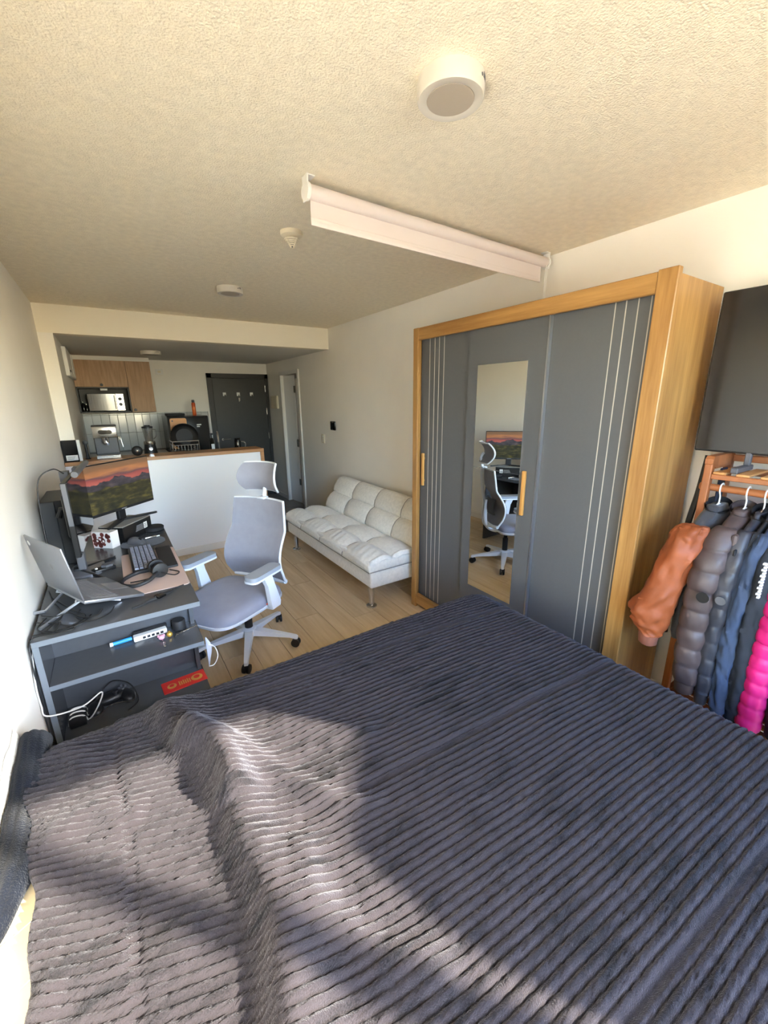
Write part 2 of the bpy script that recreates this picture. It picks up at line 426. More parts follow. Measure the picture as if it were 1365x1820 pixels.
while x < W-0.001:
    wd = min(pw, W-x); y = YW - [0.0, 0.83, 0.38, 1.05, 0.6][row % 5]
    while y < 4.86-0.001:
        y0 = max(y, YW); y1 = min(y+1.25, 4.86)
        if y1-y0 > 0.02: link('plank', plank_mesh(wd, y1-y0), fl, (x, y0, 0))
        y += 1.25
    x += pw; row += 1
kf = struct('floor.001', MB().box(0, W+0.9, 4.86, YK, -0.05, -0.006), 'grout')
tm = MB().rbox(0.002, 0.598, 0.002, 0.568, -0.012, 0.0, 0.0015, 1).mesh('floor_tile', 'grey_tile')
for i in range(6):
    for j in range(4): link('floor_tile', tm, kf, (0.005+0.6*i, 4.86+0.57*j, 0))
# ---- ceiling and kitchen soffit
struct('ceiling', MB().box(-0.12, W+0.12, YW-0.2, YB+0.1, H, H+0.15), 'ceiling_paint')
struct('wall_header', MB().box(0, W, YB, YB+0.12, ZB, H), 'header_paint')
struct('ceiling.001', MB().box(0, W, YB+0.121, YK, ZB, H), 'kitchen_ceiling_paint')
# ---- walls
struct('wall_left', MB().box(-0.12, 0, YW-0.2, YK, 0, H), 'wall_paint')
struct('wall_kitchen_left', MB().box(0, XP, YB, YK, 0, ZB), 'wall_paint')
struct('wall_back', MB().box(-0.12, W+0.12, YK, YK+0.12, 0, H), 'wall_paint')
BY0, BY1, BZ = 5.82, 6.47, 1.96
struct('wall_right', MB().box(W, W+0.12, YW-0.2, BY0, 0, H).box(W, W+0.12, BY1, YK, 0, H).box(W, W+0.12, BY0, BY1, BZ, H), 'wall_paint')
# small room behind the folding door
struct('wall_bathroom', MB().box(W+0.9, W+1.0, 5.5, YK, 0, H).box(W+0.12, W+0.9, 5.4, 5.5, 0, H).box(W+0.12, W+0.9, YK, YK+0.1, 0, H).box(W+0.12, W+0.9, 5.5, YK, H-0.02, H), 'wall_paint')
# window wall behind the photographer
WX0, WX1, WZ0, WZ1 = 0.06, 2.40, 0.10, 2.20
WO = YW-0.12   # outer face of the window wall
struct('wall_window', MB().box(0, W, WO, YW, 0, WZ0).box(0, W, WO, YW, WZ1, H).box(0, WX0, WO, YW, WZ0, WZ1).box(WX1, W, WO, YW, WZ0, WZ1), 'wall_paint')
FY0, FY1 = YW-0.10, YW-0.05
wn = struct('window_1', MB().box(WX0, WX1, FY0, FY1, WZ0, WZ0+0.045).box(WX0, WX1, FY0, FY1, WZ1-0.045, WZ1)
            .box(WX0, WX0+0.045, FY0, FY1, WZ0+0.045, WZ1-0.045).box(WX1-0.045, WX1, FY0, FY1, WZ0+0.045, WZ1-0.045), 'white_trim')
MX = 1.652
MB().box(MX-0.025, MX+0.025, FY0, FY1, WZ0+0.045, WZ1-0.045).build('mullion', 'white_trim', wn)
MB().box(WX0+0.045, MX-0.025, YW-0.077, YW-0.073, WZ0+0.045, WZ1-0.045).build('pane', 'window_glass', wn)
MB().box(MX+0.025, WX1-0.045, YW-0.077, YW-0.073, WZ0+0.045, WZ1-0.045).build('pane', 'window_glass', wn)
# unseen slab and ground added outside to bounce sunlight into the room
struct('floor_sun_bounce', MB().box(-0.6, W+0.6, YW-1.5, WO, -0.15, -0.02), 'concrete')
struct('wall_light_block', MB().box(-0.6, W+0.6, YW-1.6, YW-1.5, -0.15, 0.95), 'light_block')  # unseen solid balustrade, added to dim the ceiling near the window
struct('ground', MB().box(-60, 60, -80, YW-1.95, -6.1, -6.0), 'bounce_ground')
# unseen drape added at the right, its edge cut to bound the sun patch
def added_curtain():
    edge = [(2.32, 2.32), (2.28, 1.98), (2.225, 1.85), (1.99, 1.72), (1.83, 1.655), (1.75, 1.55), (1.65, 1.39), (1.61, 1.28), (1.60, 1.10), (1.68, 0.7), (1.75, 0.32)]
    def ex(z):
        for (x0, z0), (x1, z1) in zip(edge, edge[1:]):
            if z1 <= z <= z0: return x1+(x0-x1)*(z-z1)/(z0-z1)
        return edge[-1][0]
    def fn(u, v):
        z = 2.32-v*2.0; x0 = ex(z); x = x0+(2.66-x0)*u
        return (x, YW+0.045+0.02*math.sin(u*2*PI*9), z)
    c_ = MB().grid(fn, 120, 30).grid(lambda u, v: (fn(u, v)[0], fn(u, v)[1]+0.003, fn(u, v)[2]), 120, 30)
    tag(c_.build('added_curtain', 'added_curtain', None, True), 'unseen pale drape added at the window to shape the sun patch', 'added_curtain')
added_curtain()
def added_curtain_left():  # unseen drape, added to keep sunlight off the left wall
    f = lambda u, v, o=0.0: (0.02+(0.40+0.05*math.sin(v*3))*u, YW+0.05+0.022*math.sin(u*2*PI*7)+o, 2.32-2.0*v)
    tag(MB().grid(lambda u, v: f(u, v), 90, 20).grid(lambda u, v: f(u, v, 0.003), 90, 20).build('added_curtain', 'added_curtain', None, True), 'unseen pale drape added at the left of the window to cut sunlight', 'added_curtain')
added_curtain_left()
# ---- baseboards
struct('baseboard_left', MB().rbox(0, 0.012, YW, 4.72, 0, 0.07, 0.003, 1), 'white_trim')
struct('baseboard_right', MB().rbox(W-0.012, W, YW, 5.76, 0, 0.07, 0.003, 1).rbox(W-0.012, W, 6.53, YK, 0, 0.07, 0.003, 1), 'white_trim')
# ---- entry door
DX0, DX1, DH = 1.753, 2.70, 2.008
d1 = struct('door_1', MB().rbox(DX0+0.07, DX1-0.05, YK-0.045, YK-0.005, 0.005, DH-0.07, 0.004, 1), 'dark_door')
MB().box(DX0, DX0+0.068, YK-0.05, YK, 0, DH).box(DX1-0.048, DX1, YK-0.05, YK, 0, DH).box(DX0, DX1, YK-0.05, YK, DH-0.068, DH).build('door_frame', 'dark_door_frame', d1)
MB().cyl((DX0+0.13, YK-0.045, 1.0), (DX0+0.13, YK-0.09, 1.0), 0.02).tube([(DX0+0.13, YK-0.09, 1.0), (DX0+0.25, YK-0.09, 1.0)], 0.009).build('door_handle', 'steel', d1, True)
for z in (0.3, 1.02, 1.42, 1.78): MB().cyl((DX1-0.055, YK-0.052, z-0.05), (DX1-0.055, YK-0.052, z+0.05), 0.008, 8).build('hinge', 'steel', d1)
# ---- folding door to the bathroom
trim = MB().box(W-0.018, W+0.002, BY0-0.06, BY0, 0, BZ+0.05).box(W-0.018, W+0.002, BY1, BY1+0.06, 0, BZ+0.05).box(W-0.018, W+0.002, BY0, BY1, BZ, BZ+0.05)
struct('trim_1', trim, 'white_trim')
d2 = struct('door_2', MB().add([(W+0.03, BY1-0.005, 0.01), (W+0.06, BY1-0.005, 0.01), (W+0.10, 6.13, 0.01), (W+0.07, 6.13, 0.01), (W+0.03, BY1-0.005, BZ-0.01), (W+0.06, BY1-0.005, BZ-0.01), (W+0.10, 6.13, BZ-0.01), (W+0.07, 6.13, BZ-0.01)],
          [(0, 3, 2, 1), (4, 5, 6, 7), (0, 1, 5, 4), (1, 2, 6, 5), (2, 3, 7, 6), (3, 0, 4, 7)]), 'white_panel')
MB().add([(W+0.075, 6.125, 0.01), (W+0.105, 6.125, 0.01), (W+0.05, 5.83, 0.01), (W+0.02, 5.83, 0.01), (W+0.075, 6.125, BZ-0.06), (W+0.105, 6.125, BZ-0.06), (W+0.05, 5.83, BZ-0.06), (W+0.02, 5.83, BZ-0.06)],
         [(0, 3, 2, 1), (4, 5, 6, 7), (0, 1, 5, 4), (1, 2, 6, 5), (2, 3, 7, 6), (3, 0, 4, 7)]).build('folding_leaf', 'white_panel', d2)
for z in (0.35, 0.95, 1.75): MB().rbox(W+0.062, W+0.076, 6.09, 6.16, z-0.05, z+0.05, 0.003, 1).build('hinge', 'steel', d2)
MB().rbox(W+0.045, W+0.062, 6.05, 6.11, 0.98, 1.02, 0.003, 1).build('latch', 'steel', d2)
# ---- kitchen backsplash tiles
bs = struct('wall_backsplash', MB().box(XP, 1.72, YK-0.012, YK, 0.85, 1.44), 'grout')
tl = MB().rbox(0.0015, 0.0985, -0.010, 0.0, 0.0015, 0.2485, 0.003, 1).mesh('wall_tile', 'wall_tile', True)
tlt = MB().rbox(0.0015, 0.0985, -0.010, 0.0, 0.0015, 0.0185, 0.003, 1).mesh('wall_tile', 'wall_tile', True)
for i in range(16):
    for z in (0.92, 1.17): link('wall_tile', tl, bs, (XP+0.005+0.1*i, YK-0.012, z), (random.uniform(-.006, .006), 0, random.uniform(-.006, .006)))
    link('wall_tile', tlt, bs, (XP+0.005+0.1*i, YK-0.012, 1.42))

# ================================================================== WARDROBE
wr = thing('wardrobe', 'tall wardrobe with golden oak frame and graphite sliding doors', 'wardrobe', (2.2, 0.885, 0))
D = 0.45; WY = 1.59; WZ = 2.052   # local: x 0..D, y 0..WY
MB().rbox(0.02, D, 0.012, 0.03, 0.03, WZ-0.012, 0.002, 1).build('side_panel', 'oak_z', wr)
MB().rbox(0.02, D, WY-0.03, WY-0.012, 0.03, WZ-0.012, 0.002, 1).build('side_panel', 'oak_z', wr)
MB().box(0.02, D, 0.03, WY-0.03, WZ-0.03, WZ-0.012).build('top_panel', 'oak_y', wr)
MB().box(D-0.012, D, 0.03, WY-0.03, 0.03, WZ-0.03).build('back_panel', 'cabinet_dark', wr)
MB().box(0.05, D-0.012, 0.03, WY-0.03, 0.05, 0.07).build('bottom_panel', 'oak_y', wr)
MB().rbox(0, 0.03, 0, 0.073, 0.0, WZ+0.004, 0.003, 1).build('frame_stile', 'oak_z', wr)
MB().rbox(0, 0.03, WY-0.053, WY, 0.0, WZ, 0.003, 1).build('frame_stile', 'oak_z', wr)
MB().rbox(0.003, 0.028, 0.073, WY-0.053, 1.975, WZ-0.001, 0.003, 1).build('frame_rail', 'oak_y', wr)
MB().rbox(0.003, 0.028, 0.073, WY-0.053, 0.03, 0.115, 0.003, 1).build('frame_rail', 'oak_y', wr)
for yy in (0.05, WY-0.06): MB().rbox(0.04, 0.10, yy, yy+0.03, 0, 0.04, 0.003, 1).build('foot', 'oak_z', wr)
for yy in (0.05, WY-0.06): MB().rbox(D-0.10, D-0.04, yy, yy+0.03, 0, 0.04, 0.003, 1).build('foot', 'oak_z', wr)
def wy(v): return v-0.885
def sdoor(y0, y1, xf): return MB().rbox(xf, xf+0.016, wy(y0), wy(y1), 0.10, 1.985, 0.002, 1).build('sliding_door', 'graphite', wr)
dl = sdoor(1.955, 2.44, 0.046); dm = sdoor(1.431, 1.968, 0.027); dr = sdoor(0.94, 1.452, 0.046)
for yy in (2.35, 2.30, 2.256, 2.208): MB().box(0.0450, 0.0465, wy(yy)-0.0022, wy(yy)+0.0022, 0.11, 1.98).build('inlay_strip', 'inlay', dl)
for yy in (1.13, 1.085, 1.036, 0.987): MB().box(0.0450, 0.0465, wy(yy)-0.0022, wy(yy)+0.0022, 0.11, 1.98).build('inlay_strip', 'inlay', dr)
MB().box(0.024, 0.045, wy(1.424), wy(1.433), 0.10, 1.985).build('edge_profile', 'alu', dm)
MB().box(0.024, 0.0275, wy(1.537), wy(1.887), 0.40, 1.186).build('mirror_pane', 'mirror', dm)
MB().box(0.024, 0.0275, wy(1.537), wy(1.887), 1.189, 1.78).build('mirror_pane', 'mirror', dm)
def whandle(y, z0, z1, par, xf): 
    MB().rbox(xf-0.022, xf-0.006, wy(y)-0.011, wy(y)+0.011, z0, z1, 0.004, 2).box(xf-0.007, xf+0.001, wy(y)-0.005, wy(y)+0.005, z0+0.03, z0+0.045).box(xf-0.007, xf+0.001, wy(y)-0.005, wy(y)+0.005, z1-0.045, z1-0.03).build('handle', 'handle_oak', par, True)
whandle(1.497, 0.967, 1.215, dm, 0.027); whandle(2.392, 0.985, 1.22, dl, 0.046)

# ================================================================== SOFA
sf = thing('sofa_bed', 'pale grey tufted sofa bed on chrome legs against the right wall', 'sofa', (1.85, 2.53, 0))
SL = 1.78
MB().rbox(0.015, 0.62, 0.012, SL-0.012, 0.19, 0.325, 0.02, 3).build('seat_base', 'sofa_fabric', sf, True)
def puff(a, n_, e=0.30): return (abs(math.sin(PI*a*n_)))**0.5
def seatf(u, v):
    # u along length, v around front edge then over the top to the back
    y = u*SL; tuft = puff(u, 4, 0.33)
    prof = [(0.0, 0.33), (-0.012, 0.36), (-0.008, 0.40), (0.025, 0.435), (0.08, 0.452), (0.14, 0.460), (0.19, 0.446), (0.215, 0.426), (0.24, 0.446), (0.30, 0.462), (0.38, 0.456), (0.44, 0.44), (0.47, 0.42), (0.50, 0.36)]
    t = v*(len(prof)-1); i = min(int(t), len(prof)-2); q = t-i
    x = prof[i][0]*(1-q)+prof[i+1][0]*q; z = prof[i][1]*(1-q)+prof[i+1][1]*q
    k = (1-tuft); inner = min(1, max(0, (v)/0.12))
    z -= 0.042*k*inner*(1 if 0.02 < u < 0.98 else 0.6); x += 0.012*k*(1-v)
    endk = max(0, 1-min(u, 1-u)/0.012)
    wr_ = 0.0028*math.sin(u*4*2*PI*6+3*math.sin(v*9)+math.floor(u*4)*1.7)*math.exp(-((v-0.28)/0.16)**2)*tuft
    return (x+endk*0.006, y+ (0.006*endk if u < 0.5 else -0.006*endk), z+wr_-0.02*endk)
MB().grid(seatf, 230, 56).rbox(0.004, 0.50, 0.006, SL-0.006, 0.327, 0.41, 0.015, 2).build('seat_cushion', 'sofa_fabric', sf, 80)
BA = math.atan2(0.24, 0.36)
def backf(u, v):
    y = u*SL; tuft = puff(u, 4, 0.33)
    L = 0.43; h_ = v*L*1.0
    prof = [(0.0, 0.0), (0.035, 0.03), (0.055, 0.10), (0.052, 0.16), (0.032, 0.20), (0.02, 0.213), (0.034, 0.226), (0.052, 0.27), (0.054, 0.34), (0.040, 0.39), (0.005, 0.42), (-0.05, 0.43), (-0.085, 0.41), (-0.09, 0.34), (-0.09, 0.0)]
    t = v*(len(prof)-1); i = min(int(t), len(prof)-2); q = t-i
    d = prof[i][0]*(1-q)+prof[i+1][0]*q; h_ = prof[i][1]*(1-q)+prof[i+1][1]*q
    if v < 0.75: d -= 0.042*(1-tuft)
    else: h_ -= 0.012*(1-tuft)
    endk = max(0, 1-min(u, 1-u)/0.012)
    d -= 0.015*endk*(1 if v < 0.78 else -1); h_ -= 0.01*endk
    # tilt back: direction up = (sin BA, cos BA)
    ux, uz = math.sin(BA), math.cos(BA); nx, nz = -math.cos(BA), math.sin(BA)
    return (0.475+ux*h_+nx*d, y, 0.40+uz*h_+nz*d)
bk = MB().grid(backf, 230, 60)
for u in (0.0, 1.0):
    ring = [backf(u, j/59) for j in range(60)]; bk.add(ring, [tuple(range(60))])
bk.build('backrest', 'sofa_fabric', sf, 80)
for u in (0.25, 0.5, 0.75):
    pts = [Vector(seatf(u, v/40))+Vector((-0.002, 0, 0.006)) for v in range(3, 38)]
    MB().tube(pts, 0.0048, 6).build('seam_piping', 'sofa_seam', sf, True)
    pts = [Vector(backf(u, v/40))+Vector((-0.005, 0, 0.003)) for v in range(2, 30)]
    MB().tube(pts, 0.0048, 6).build('seam_piping', 'sofa_seam', sf, True)
MB().tube([(0.0, 0.01, 0.328), (0.0, SL-0.01, 0.328)], 0.004, 6).tube([(0.0, 0.01, 0.328), (0.5, 0.01, 0.328)], 0.004, 6).build('seam_piping', 'sofa_seam', sf, True)
for yy in (0.10, SL-0.10):
    for xx in (0.07, 0.55):
        ox = 0.0
        lg = MB().cyl((xx, yy, 0.012), (xx-0.0, yy, 0.195), 0.021, 20, 0.024).lathe([(0.043, 0.0), (0.043, 0.008), (0.036, 0.014), (0.02, 0.016)], (xx, yy, 0), 24)
        lg.build('leg', 'chrome', sf, True)

# ================================================================== OFFICE CHAIR
ch = thing('office_chair', 'white and lavender grey mesh office chair with headrest on castors', 'chair', (0.96, 2.64, 0), math.atan2(-0.54, -0.84))
base_rot = math.radians(-38)-math.atan2(-0.54, -0.84)
MB().lathe([(0.0, 0.075), (0.045, 0.075), (0.05, 0.09), (0.048, 0.125), (0.036, 0.135), (0.0, 0.135)], n=24).build('hub', 'chair_white', ch, True)
lgm = MB().loft([[(0.03, -0.028, 0.08), (0.03, 0.028, 0.08), (0.03, 0.026, 0.125), (0.03, -0.026, 0.125)], [(0.12, -0.024, 0.078), (0.12, 0.024, 0.078), (0.12, 0.021, 0.112), (0.12, -0.021, 0.112)],
                 [(0.28, -0.016, 0.070), (0.28, 0.016, 0.070), (0.28, 0.013, 0.088), (0.28, -0.013, 0.088)], [(0.318, -0.014, 0.058), (0.318, 0.014, 0.058), (0.318, 0.011, 0.082), (0.318, -0.011, 0.082)],
                 [(0.33, -0.010, 0.058), (0.33, 0.010, 0.058), (0.33, 0.008, 0.076), (0.33, -0.008, 0.076)]]).mesh('base_leg', 'chair_white', True)
wm = MB()
for s in (-1, 1): wm.lathe([(0.022, -0.009), (0.028, -0.007), (0.029, 0.0), (0.028, 0.007), (0.022, 0.009)], (0, s*0.014, 0.029), 20, 'y')
wm.rbox(-0.018, 0.018, -0.004, 0.004, 0.02, 0.055, 0.003, 1).cyl((0, 0, 0.045), (0, 0, 0.066), 0.007, 10)
wm = wm.mesh('castor', 'black_plastic', True)
for k in range(5):
    a = base_rot+2*PI*k/5
    link('base_leg', lgm, ch, (0, 0, 0), (0, 0, a))
    link('castor', wm, ch, (0.315*math.cos(a), 0.315*math.sin(a), 0), (0, 0, a+0.7*k))
MB().cyl((0, 0, 0.12), (0, 0, 0.26), 0.026).cyl((0, 0, 0.25), (0, 0, 0.34), 0.018).build('gas_lift', 'black_plastic', ch, True)
MB().rbox(-0.12, 0.14, -0.075, 0.075, 0.33, 0.375, 0.012, 2).tube(cr([(0.05, -0.07, 0.35), (0.05, -0.2, 0.345), (0.05, -0.25, 0.34)]), 0.008).build('tilt_mechanism', 'black_plastic', ch, True)
def seat_outline(k, inset=0.0):
    out = []
    for i in range(40):
        a = 2*PI*i/40; c_, s_ = math.cos(a), math.sin(a); e = 0.42
        x_ = abs(c_)**e*(1 if c_ > 0 else -1); y_ = abs(s_)**e*(1 if s_ > 0 else -1)
        hw = 0.252-0.02*max(0, x_); out.append((0.135+(0.262-inset)*x_+0.012*(1-y_*y_)*(1 if x_ > 0.5 else 0), (hw-inset)*y_))
    return out
rings = []
for ins, z in ((0.03, 0.372), (0.005, 0.378), (0.0, 0.395), (0.003, 0.42), (0.02, 0.438), (0.06, 0.447), (0.13, 0.447), (0.2, 0.442)):
    ring = []
    for x_, y_ in seat_outline(0, ins):
        zz = z - (0.035*max(0, (x_-0.22)/0.18)**2 if z > 0.39 else 0.012*max(0, (x_-0.22)/0.18)**2)
        ring.append((x_, y_, zz))
    rings.append(ring)
MB().loft(rings).build('seat', 'chair_fabric', ch, 70)
rings = [[(x_, y_, z-0.012*max(0, (x_-0.22)/0.18)**2) for x_, y_ in seat_outline(0, ins)] for ins, z in ((0.05, 0.355), (0.012, 0.360), (-0.004, 0.372), (-0.004, 0.386), (0.004, 0.388))]
MB().loft(rings).build('seat_shell', 'chair_white', ch, 60)
def back_c(v):   # centre-line of the backrest: v 0 bottom .. 1 top -> (x,z,halfwidth)
    z = 0.435+v*0.53
    x = -0.165+0.075*math.sin(min(1, v*1.55)*PI)*(1-0.2*v)-0.055*v**1.5
    hw = 0.232-0.005*v-0.028*v*v if v > 0.15 else 0.215+0.017*(v/0.15)
    return x, z, hw
def backm(u, v, off=0.0):
    x, z, hw = back_c(v); t = 2*u-1
    return (x+0.045*t*t-0.02+off, hw*t, z)
MB().grid(backm, 25, 36).grid(lambda u, v: backm(u, v, -0.006), 25, 36).build('back_mesh', 'chair_mesh', ch, 80)
edge = [Vector(backm(0, v/30)) for v in range(0, 31)]+[Vector(backm(u/16, 1)) for u in range(1, 16)]+[Vector(backm(1, v/30)) for v in range(30, -1, -1)]+[Vector(backm(u/16, 0)) for u in range(15, 0, -1)]
edge = [p+Vector((-0.012, 0, 0)) for p in edge]
MB().tube(edge, 0.0085, 8, closed=True).build('back_frame', 'chair_white', ch, True)
MB().tube(cr([(-0.02, 0.07, 0.365), (-0.15, 0.06, 0.37), (-0.215, 0.05, 0.43), (-0.225, 0.04, 0.58), (-0.22, 0.03, 0.66)]), [0.022]*6+[0.02]*6+[0.018]*6+[0.014]*7, 8)\
    .tube(cr([(-0.02, -0.07, 0.365), (-0.15, -0.06, 0.37), (-0.215, -0.05, 0.43), (-0.225, -0.04, 0.58), (-0.22, -0.03, 0.66)]), [0.022]*6+[0.02]*6+[0.018]*6+[0.014]*7, 8)\
    .tube(cr([(-0.215, 0, 0.60), (-0.245, 0, 0.72), (-0.262, 0, 0.86), (-0.265, 0, 0.975)]), 0.017, 8)\
    .tube([(-0.15, -0.215, 0.437), (-0.20, -0.05, 0.41), (-0.20, 0.05, 0.41), (-0.15, 0.215, 0.437)], 0.016, 8).build('back_support', 'chair_white', ch, True)
MB().grid(lambda u, v: (-0.185+0.03*(2*u-1)**2-0.02*math.sin(v*PI), 0.13*(2*u-1), 0.53+0.15*v), 12, 8).grid(lambda u, v: (-0.193+0.03*(2*u-1)**2-0.02*math.sin(v*PI), 0.13*(2*u-1), 0.53+0.15*v), 12, 8).build('lumbar_pad', 'grey_plastic', ch, 60)
for s in (-1, 1):
    ap = MB()
    ap.prism(rrect(-0.02+0.0, 0.235, s*0.262-0.045, s*0.262+0.045, 0.032), 0.603, 0.628)
    ar = ap.build('arm_pad', 'arm_pad', ch, 30)
    MB().prism(rrect(-0.022, 0.237, s*0.262-0.047, s*0.262+0.047, 0.033), 0.592, 0.6035).build('pad_shell', 'chair_white', ar, 30)
    MB().loft([[(x_, s*0.285+yy, 0.37) for x_, yy in ((0.02, -0.014), (0.09, -0.014), (0.09, 0.014), (0.02, 0.014))],
               [(x_, s*0.285+yy, 0.40) for x_, yy in ((0.015, -0.016), (0.10, -0.016), (0.10, 0.016), (0.015, 0.016))],
               [(x_, s*0.283+yy, 0.53) for x_, yy in ((0.055, -0.014), (0.115, -0.014), (0.115, 0.014), (0.055, 0.014))],
               [(x_, s*0.278+yy, 0.592) for x_, yy in ((0.07, -0.016), (0.14, -0.016), (0.14, 0.016), (0.07, 0.016))]]).rbox(0.0, 0.08, s*0.285 if s < 0 else 0.12, -0.12 if s < 0 else 0.285, 0.355, 0.378, 0.006, 2).build('arm_post', 'chair_white', ch, 40)
def headf(u, v, off=0.0):
    t = 2*u-1; q = 2*v-1
    hw = 0.150-0.022*q*q
    return (-0.215-0.055*(q*q)+0.05*t*t+off-0.02, hw*t, 1.108+0.092*q)
MB().grid(headf, 21, 14).grid(lambda u, v: headf(u, v, -0.012), 21, 14).build('headrest', 'chair_mesh', ch, 80)
edge = [Vector(headf(0, v/12)) for v in range(0, 13)]+[Vector(headf(u/12, 1)) for u in range(1, 12)]+[Vector(headf(1, v/12)) for v in range(12, -1, -1)]+[Vector(headf(u/12, 0)) for u in range(11, 0, -1)]
MB().tube([p+Vector((-0.013, 0, 0)) for p in edge], 0.0075, 8, closed=True).build('headrest_frame', 'chair_white', ch, True)
MB().tube(cr([(-0.265, 0, 0.93), (-0.272, 0, 1.0), (-0.285, 0, 1.06), (-0.26, 0, 1.108)]), 0.014, 8).rbox(-0.275, -0.225, -0.03, 0.03, 0.962, 0.978, 0.005, 2).build('headrest_bracket', 'chair_white', ch, True)
MB().rbox(0.07, 0.10, 0.255, 0.262, 0.395, 0.405, 0.002, 1).build('fabric_tag', 'red_button', ch)

# ================================================================== BED
bed = thing('bed', 'double bed with dark base and cream mattress at the left wall', 'bed', (0.02, 0.02, 0))
MB().rbox(0.0, 1.88, 0.0, 1.46, 0.06, 0.30, 0.02, 2).build('bed_base', 'bed_base', bed, True)
for xx in (0.08, 1.80):
    for yy in (0.08, 1.38): MB().cyl((xx, yy, 0), (xx, yy, 0.065), 0.03).build('leg', 'black_plastic', bed, True)
mt = MB().rbox(0.0, 1.89, -0.005, 1.47, 0.305, 0.600, 0.05, 4).build('mattress', 'mattress_cream', bed, True)
for k in range(9):   # quilting lines on the bare head end of the mattress
    y0 = 0.10+0.115*k
    MB().tube([(0.012, y0, 0.5995), (0.12, y0+0.05, 0.6005)], 0.0012, 5).build('quilting_seam', 'sherpa', mt)

def ribbed_blanket():
    XL, X1, Y0, Y1, R, ZT = 0.062, 1.80, 0.03, 1.40, 0.115, 0.618
    per = 0.0196
    xs = np.concatenate([np.linspace(XL-0.03, XL+0.02, 6)[:-1], np.arange(XL+0.02, X1+0.50, 0.0115)])
    ys = np.arange(Y0-0.42, Y1+0.50, per/9.0)
    S, T = np.meshgrid(xs, ys)           # rows = y
    rng = np.random.RandomState(3)
    def lf(fx, fy, seed, n=6, rot=True):
        r = np.random.RandomState(seed); out = np.zeros_like(S)
        for i in range(n):
            a = r.uniform(0, 2*PI); kx = fx*r.uniform(.5, 1.5)*math.cos(a); ky = fy*r.uniform(.5, 1.5)*math.sin(a)
            out += np.sin(2*PI*(kx*S+ky*T)+r.uniform(0, 6.28))
        return out/n
    def seg_ridge(pts, h, sg, skew=0.0):
        out = np.full_like(S, 1e9); side = np.zeros_like(S); tpos = np.zeros_like(S); L = 0
        tot = sum(math.dist(a, b) for a, b in zip(pts, pts[1:]))
        for (ax, ay), (bx, by) in zip(pts, pts[1:]):
            dx, dy = bx-ax, by-ay; ll = dx*dx+dy*dy
            t = np.clip(((S-ax)*dx+(T-ay)*dy)/ll, 0, 1)
            d = np.hypot(S-ax-t*dx, T-ay-t*dy)
            sd_ = np.sign((S-ax)*dy-(T-ay)*dx)
            m_ = d < out; out = np.where(m_, d, out); side = np.where(m_, sd_, side)
            tpos = np.where(m_, (L+t*math.sqrt(ll))/tot, tpos); L += math.sqrt(ll)
        env = np.clip(np.minimum(tpos, 1-tpos)/0.12, 0.0, 1)**0.7
        w_ = np.where(side > 0, sg*(1-skew), sg*(1+skew))
        return h*env*np.exp(-(out/w_)**2)
    fold = np.zeros_like(S)
    ridge1 = [(0.36, 1.50), (0.402, 1.331), (0.446, 1.196), (0.493, 1.117), (0.504, 1.003), (0.489, 0.842), (0.504, 0.724), (0.505, 0.644), (0.47, 0.50), (0.44, 0.35)]
    fold += seg_ridge(ridge1, 0.056, 0.055, 0.3)
    fold += seg_ridge([(0.50, 1.20), (0.56, 1.10), (0.629, 0.939), (0.716, 0.813), (0.80, 0.74)], 0.016, 0.028)
    fold += seg_ridge([(0.42, 1.26), (0.47, 1.15), (0.505, 1.04), (0.50, 0.92)], 0.048, 0.055)  # extra fold height, added to widen the shadow it casts
    fold += seg_ridge([(0.66, 1.18), (0.80, 1.02), (0.92, 0.95)], 0.012, 0.04)
    fold += seg_ridge([(0.611, 0.80), (0.576, 0.668), (0.586, 0.598), (0.64, 0.50), (0.75, 0.42)], 0.022, 0.035)
    fold += seg_ridge([(0.08, 1.12), (0.20, 1.14), (0.30, 1.05)], 0.016, 0.04)
    fold += seg_ridge([(0.10, 1.44), (0.17, 1.34), (0.16, 1.25)], 0.016, 0.035)
    fold += seg_ridge([(0.24, 1.47), (0.33, 1.40), (0.40, 1.30)], 0.016, 0.03)
    fold += seg_ridge([(0.06, 0.78), (0.16, 0.80), (0.28, 0.72), (0.38, 0.74)], 0.012, 0.035)
    fold += -seg_ridge([(0.24, 1.50), (0.249, 1.281), (0.268, 1.07), (0.276, 0.882), (0.274, 0.749), (0.265, 0.5), (0.26, 0.2)], 0.008, 0.010)
    left = 1/(1+np.exp((S-0.62)/0.06))
    fold += 0.007*lf(2.2, 2.2, 11)*(0.35+left) + 0.0035*lf(5, 5, 12)*(0.3+left)
    fold += 0.012*np.exp(-((S-1.35)/0.5)**2-((T-0.9)/0.45)**2)
    # rib phase: along x on the right, swinging towards the camera on the left
    slope = 0.07+0.24*left
    f_ = np.cumsum(slope*np.gradient(xs)[None, :], axis=1)
    seam = np.where(S < 0.262, 0.0095, 0.0)
    wob = 0.0011*lf(7, 3, 21)+0.0045*left*lf(4.0, 4.0, 22)+0.004*lf(1.2, 1.2, 23)
    ph = (T+f_+wob+seam+0.55*fold*left)/per
    prof = np.abs(np.sin(PI*ph))**0.48
    tuft = 1+0.22*lf(16, 16, 31, 10)+0.14*np.sin(2*PI*S*38+8*np.floor(ph))*np.sin(2*PI*S*11+3*np.floor(ph))
    hr = 0.0125*prof*tuft + 0.0009*rng.randn(*S.shape)*prof
    # plain woven strips (flat seams) crossing the blanket
    for c_, wd in ((1.42, 0.008), (0.905, 0.010), (0.33, 0.010)):
        hr *= 1-0.75*np.exp(-((T+f_-f_[:, -1:]*0-c_-0.10+0.0*S)/wd)**2)*(S > 0.62)
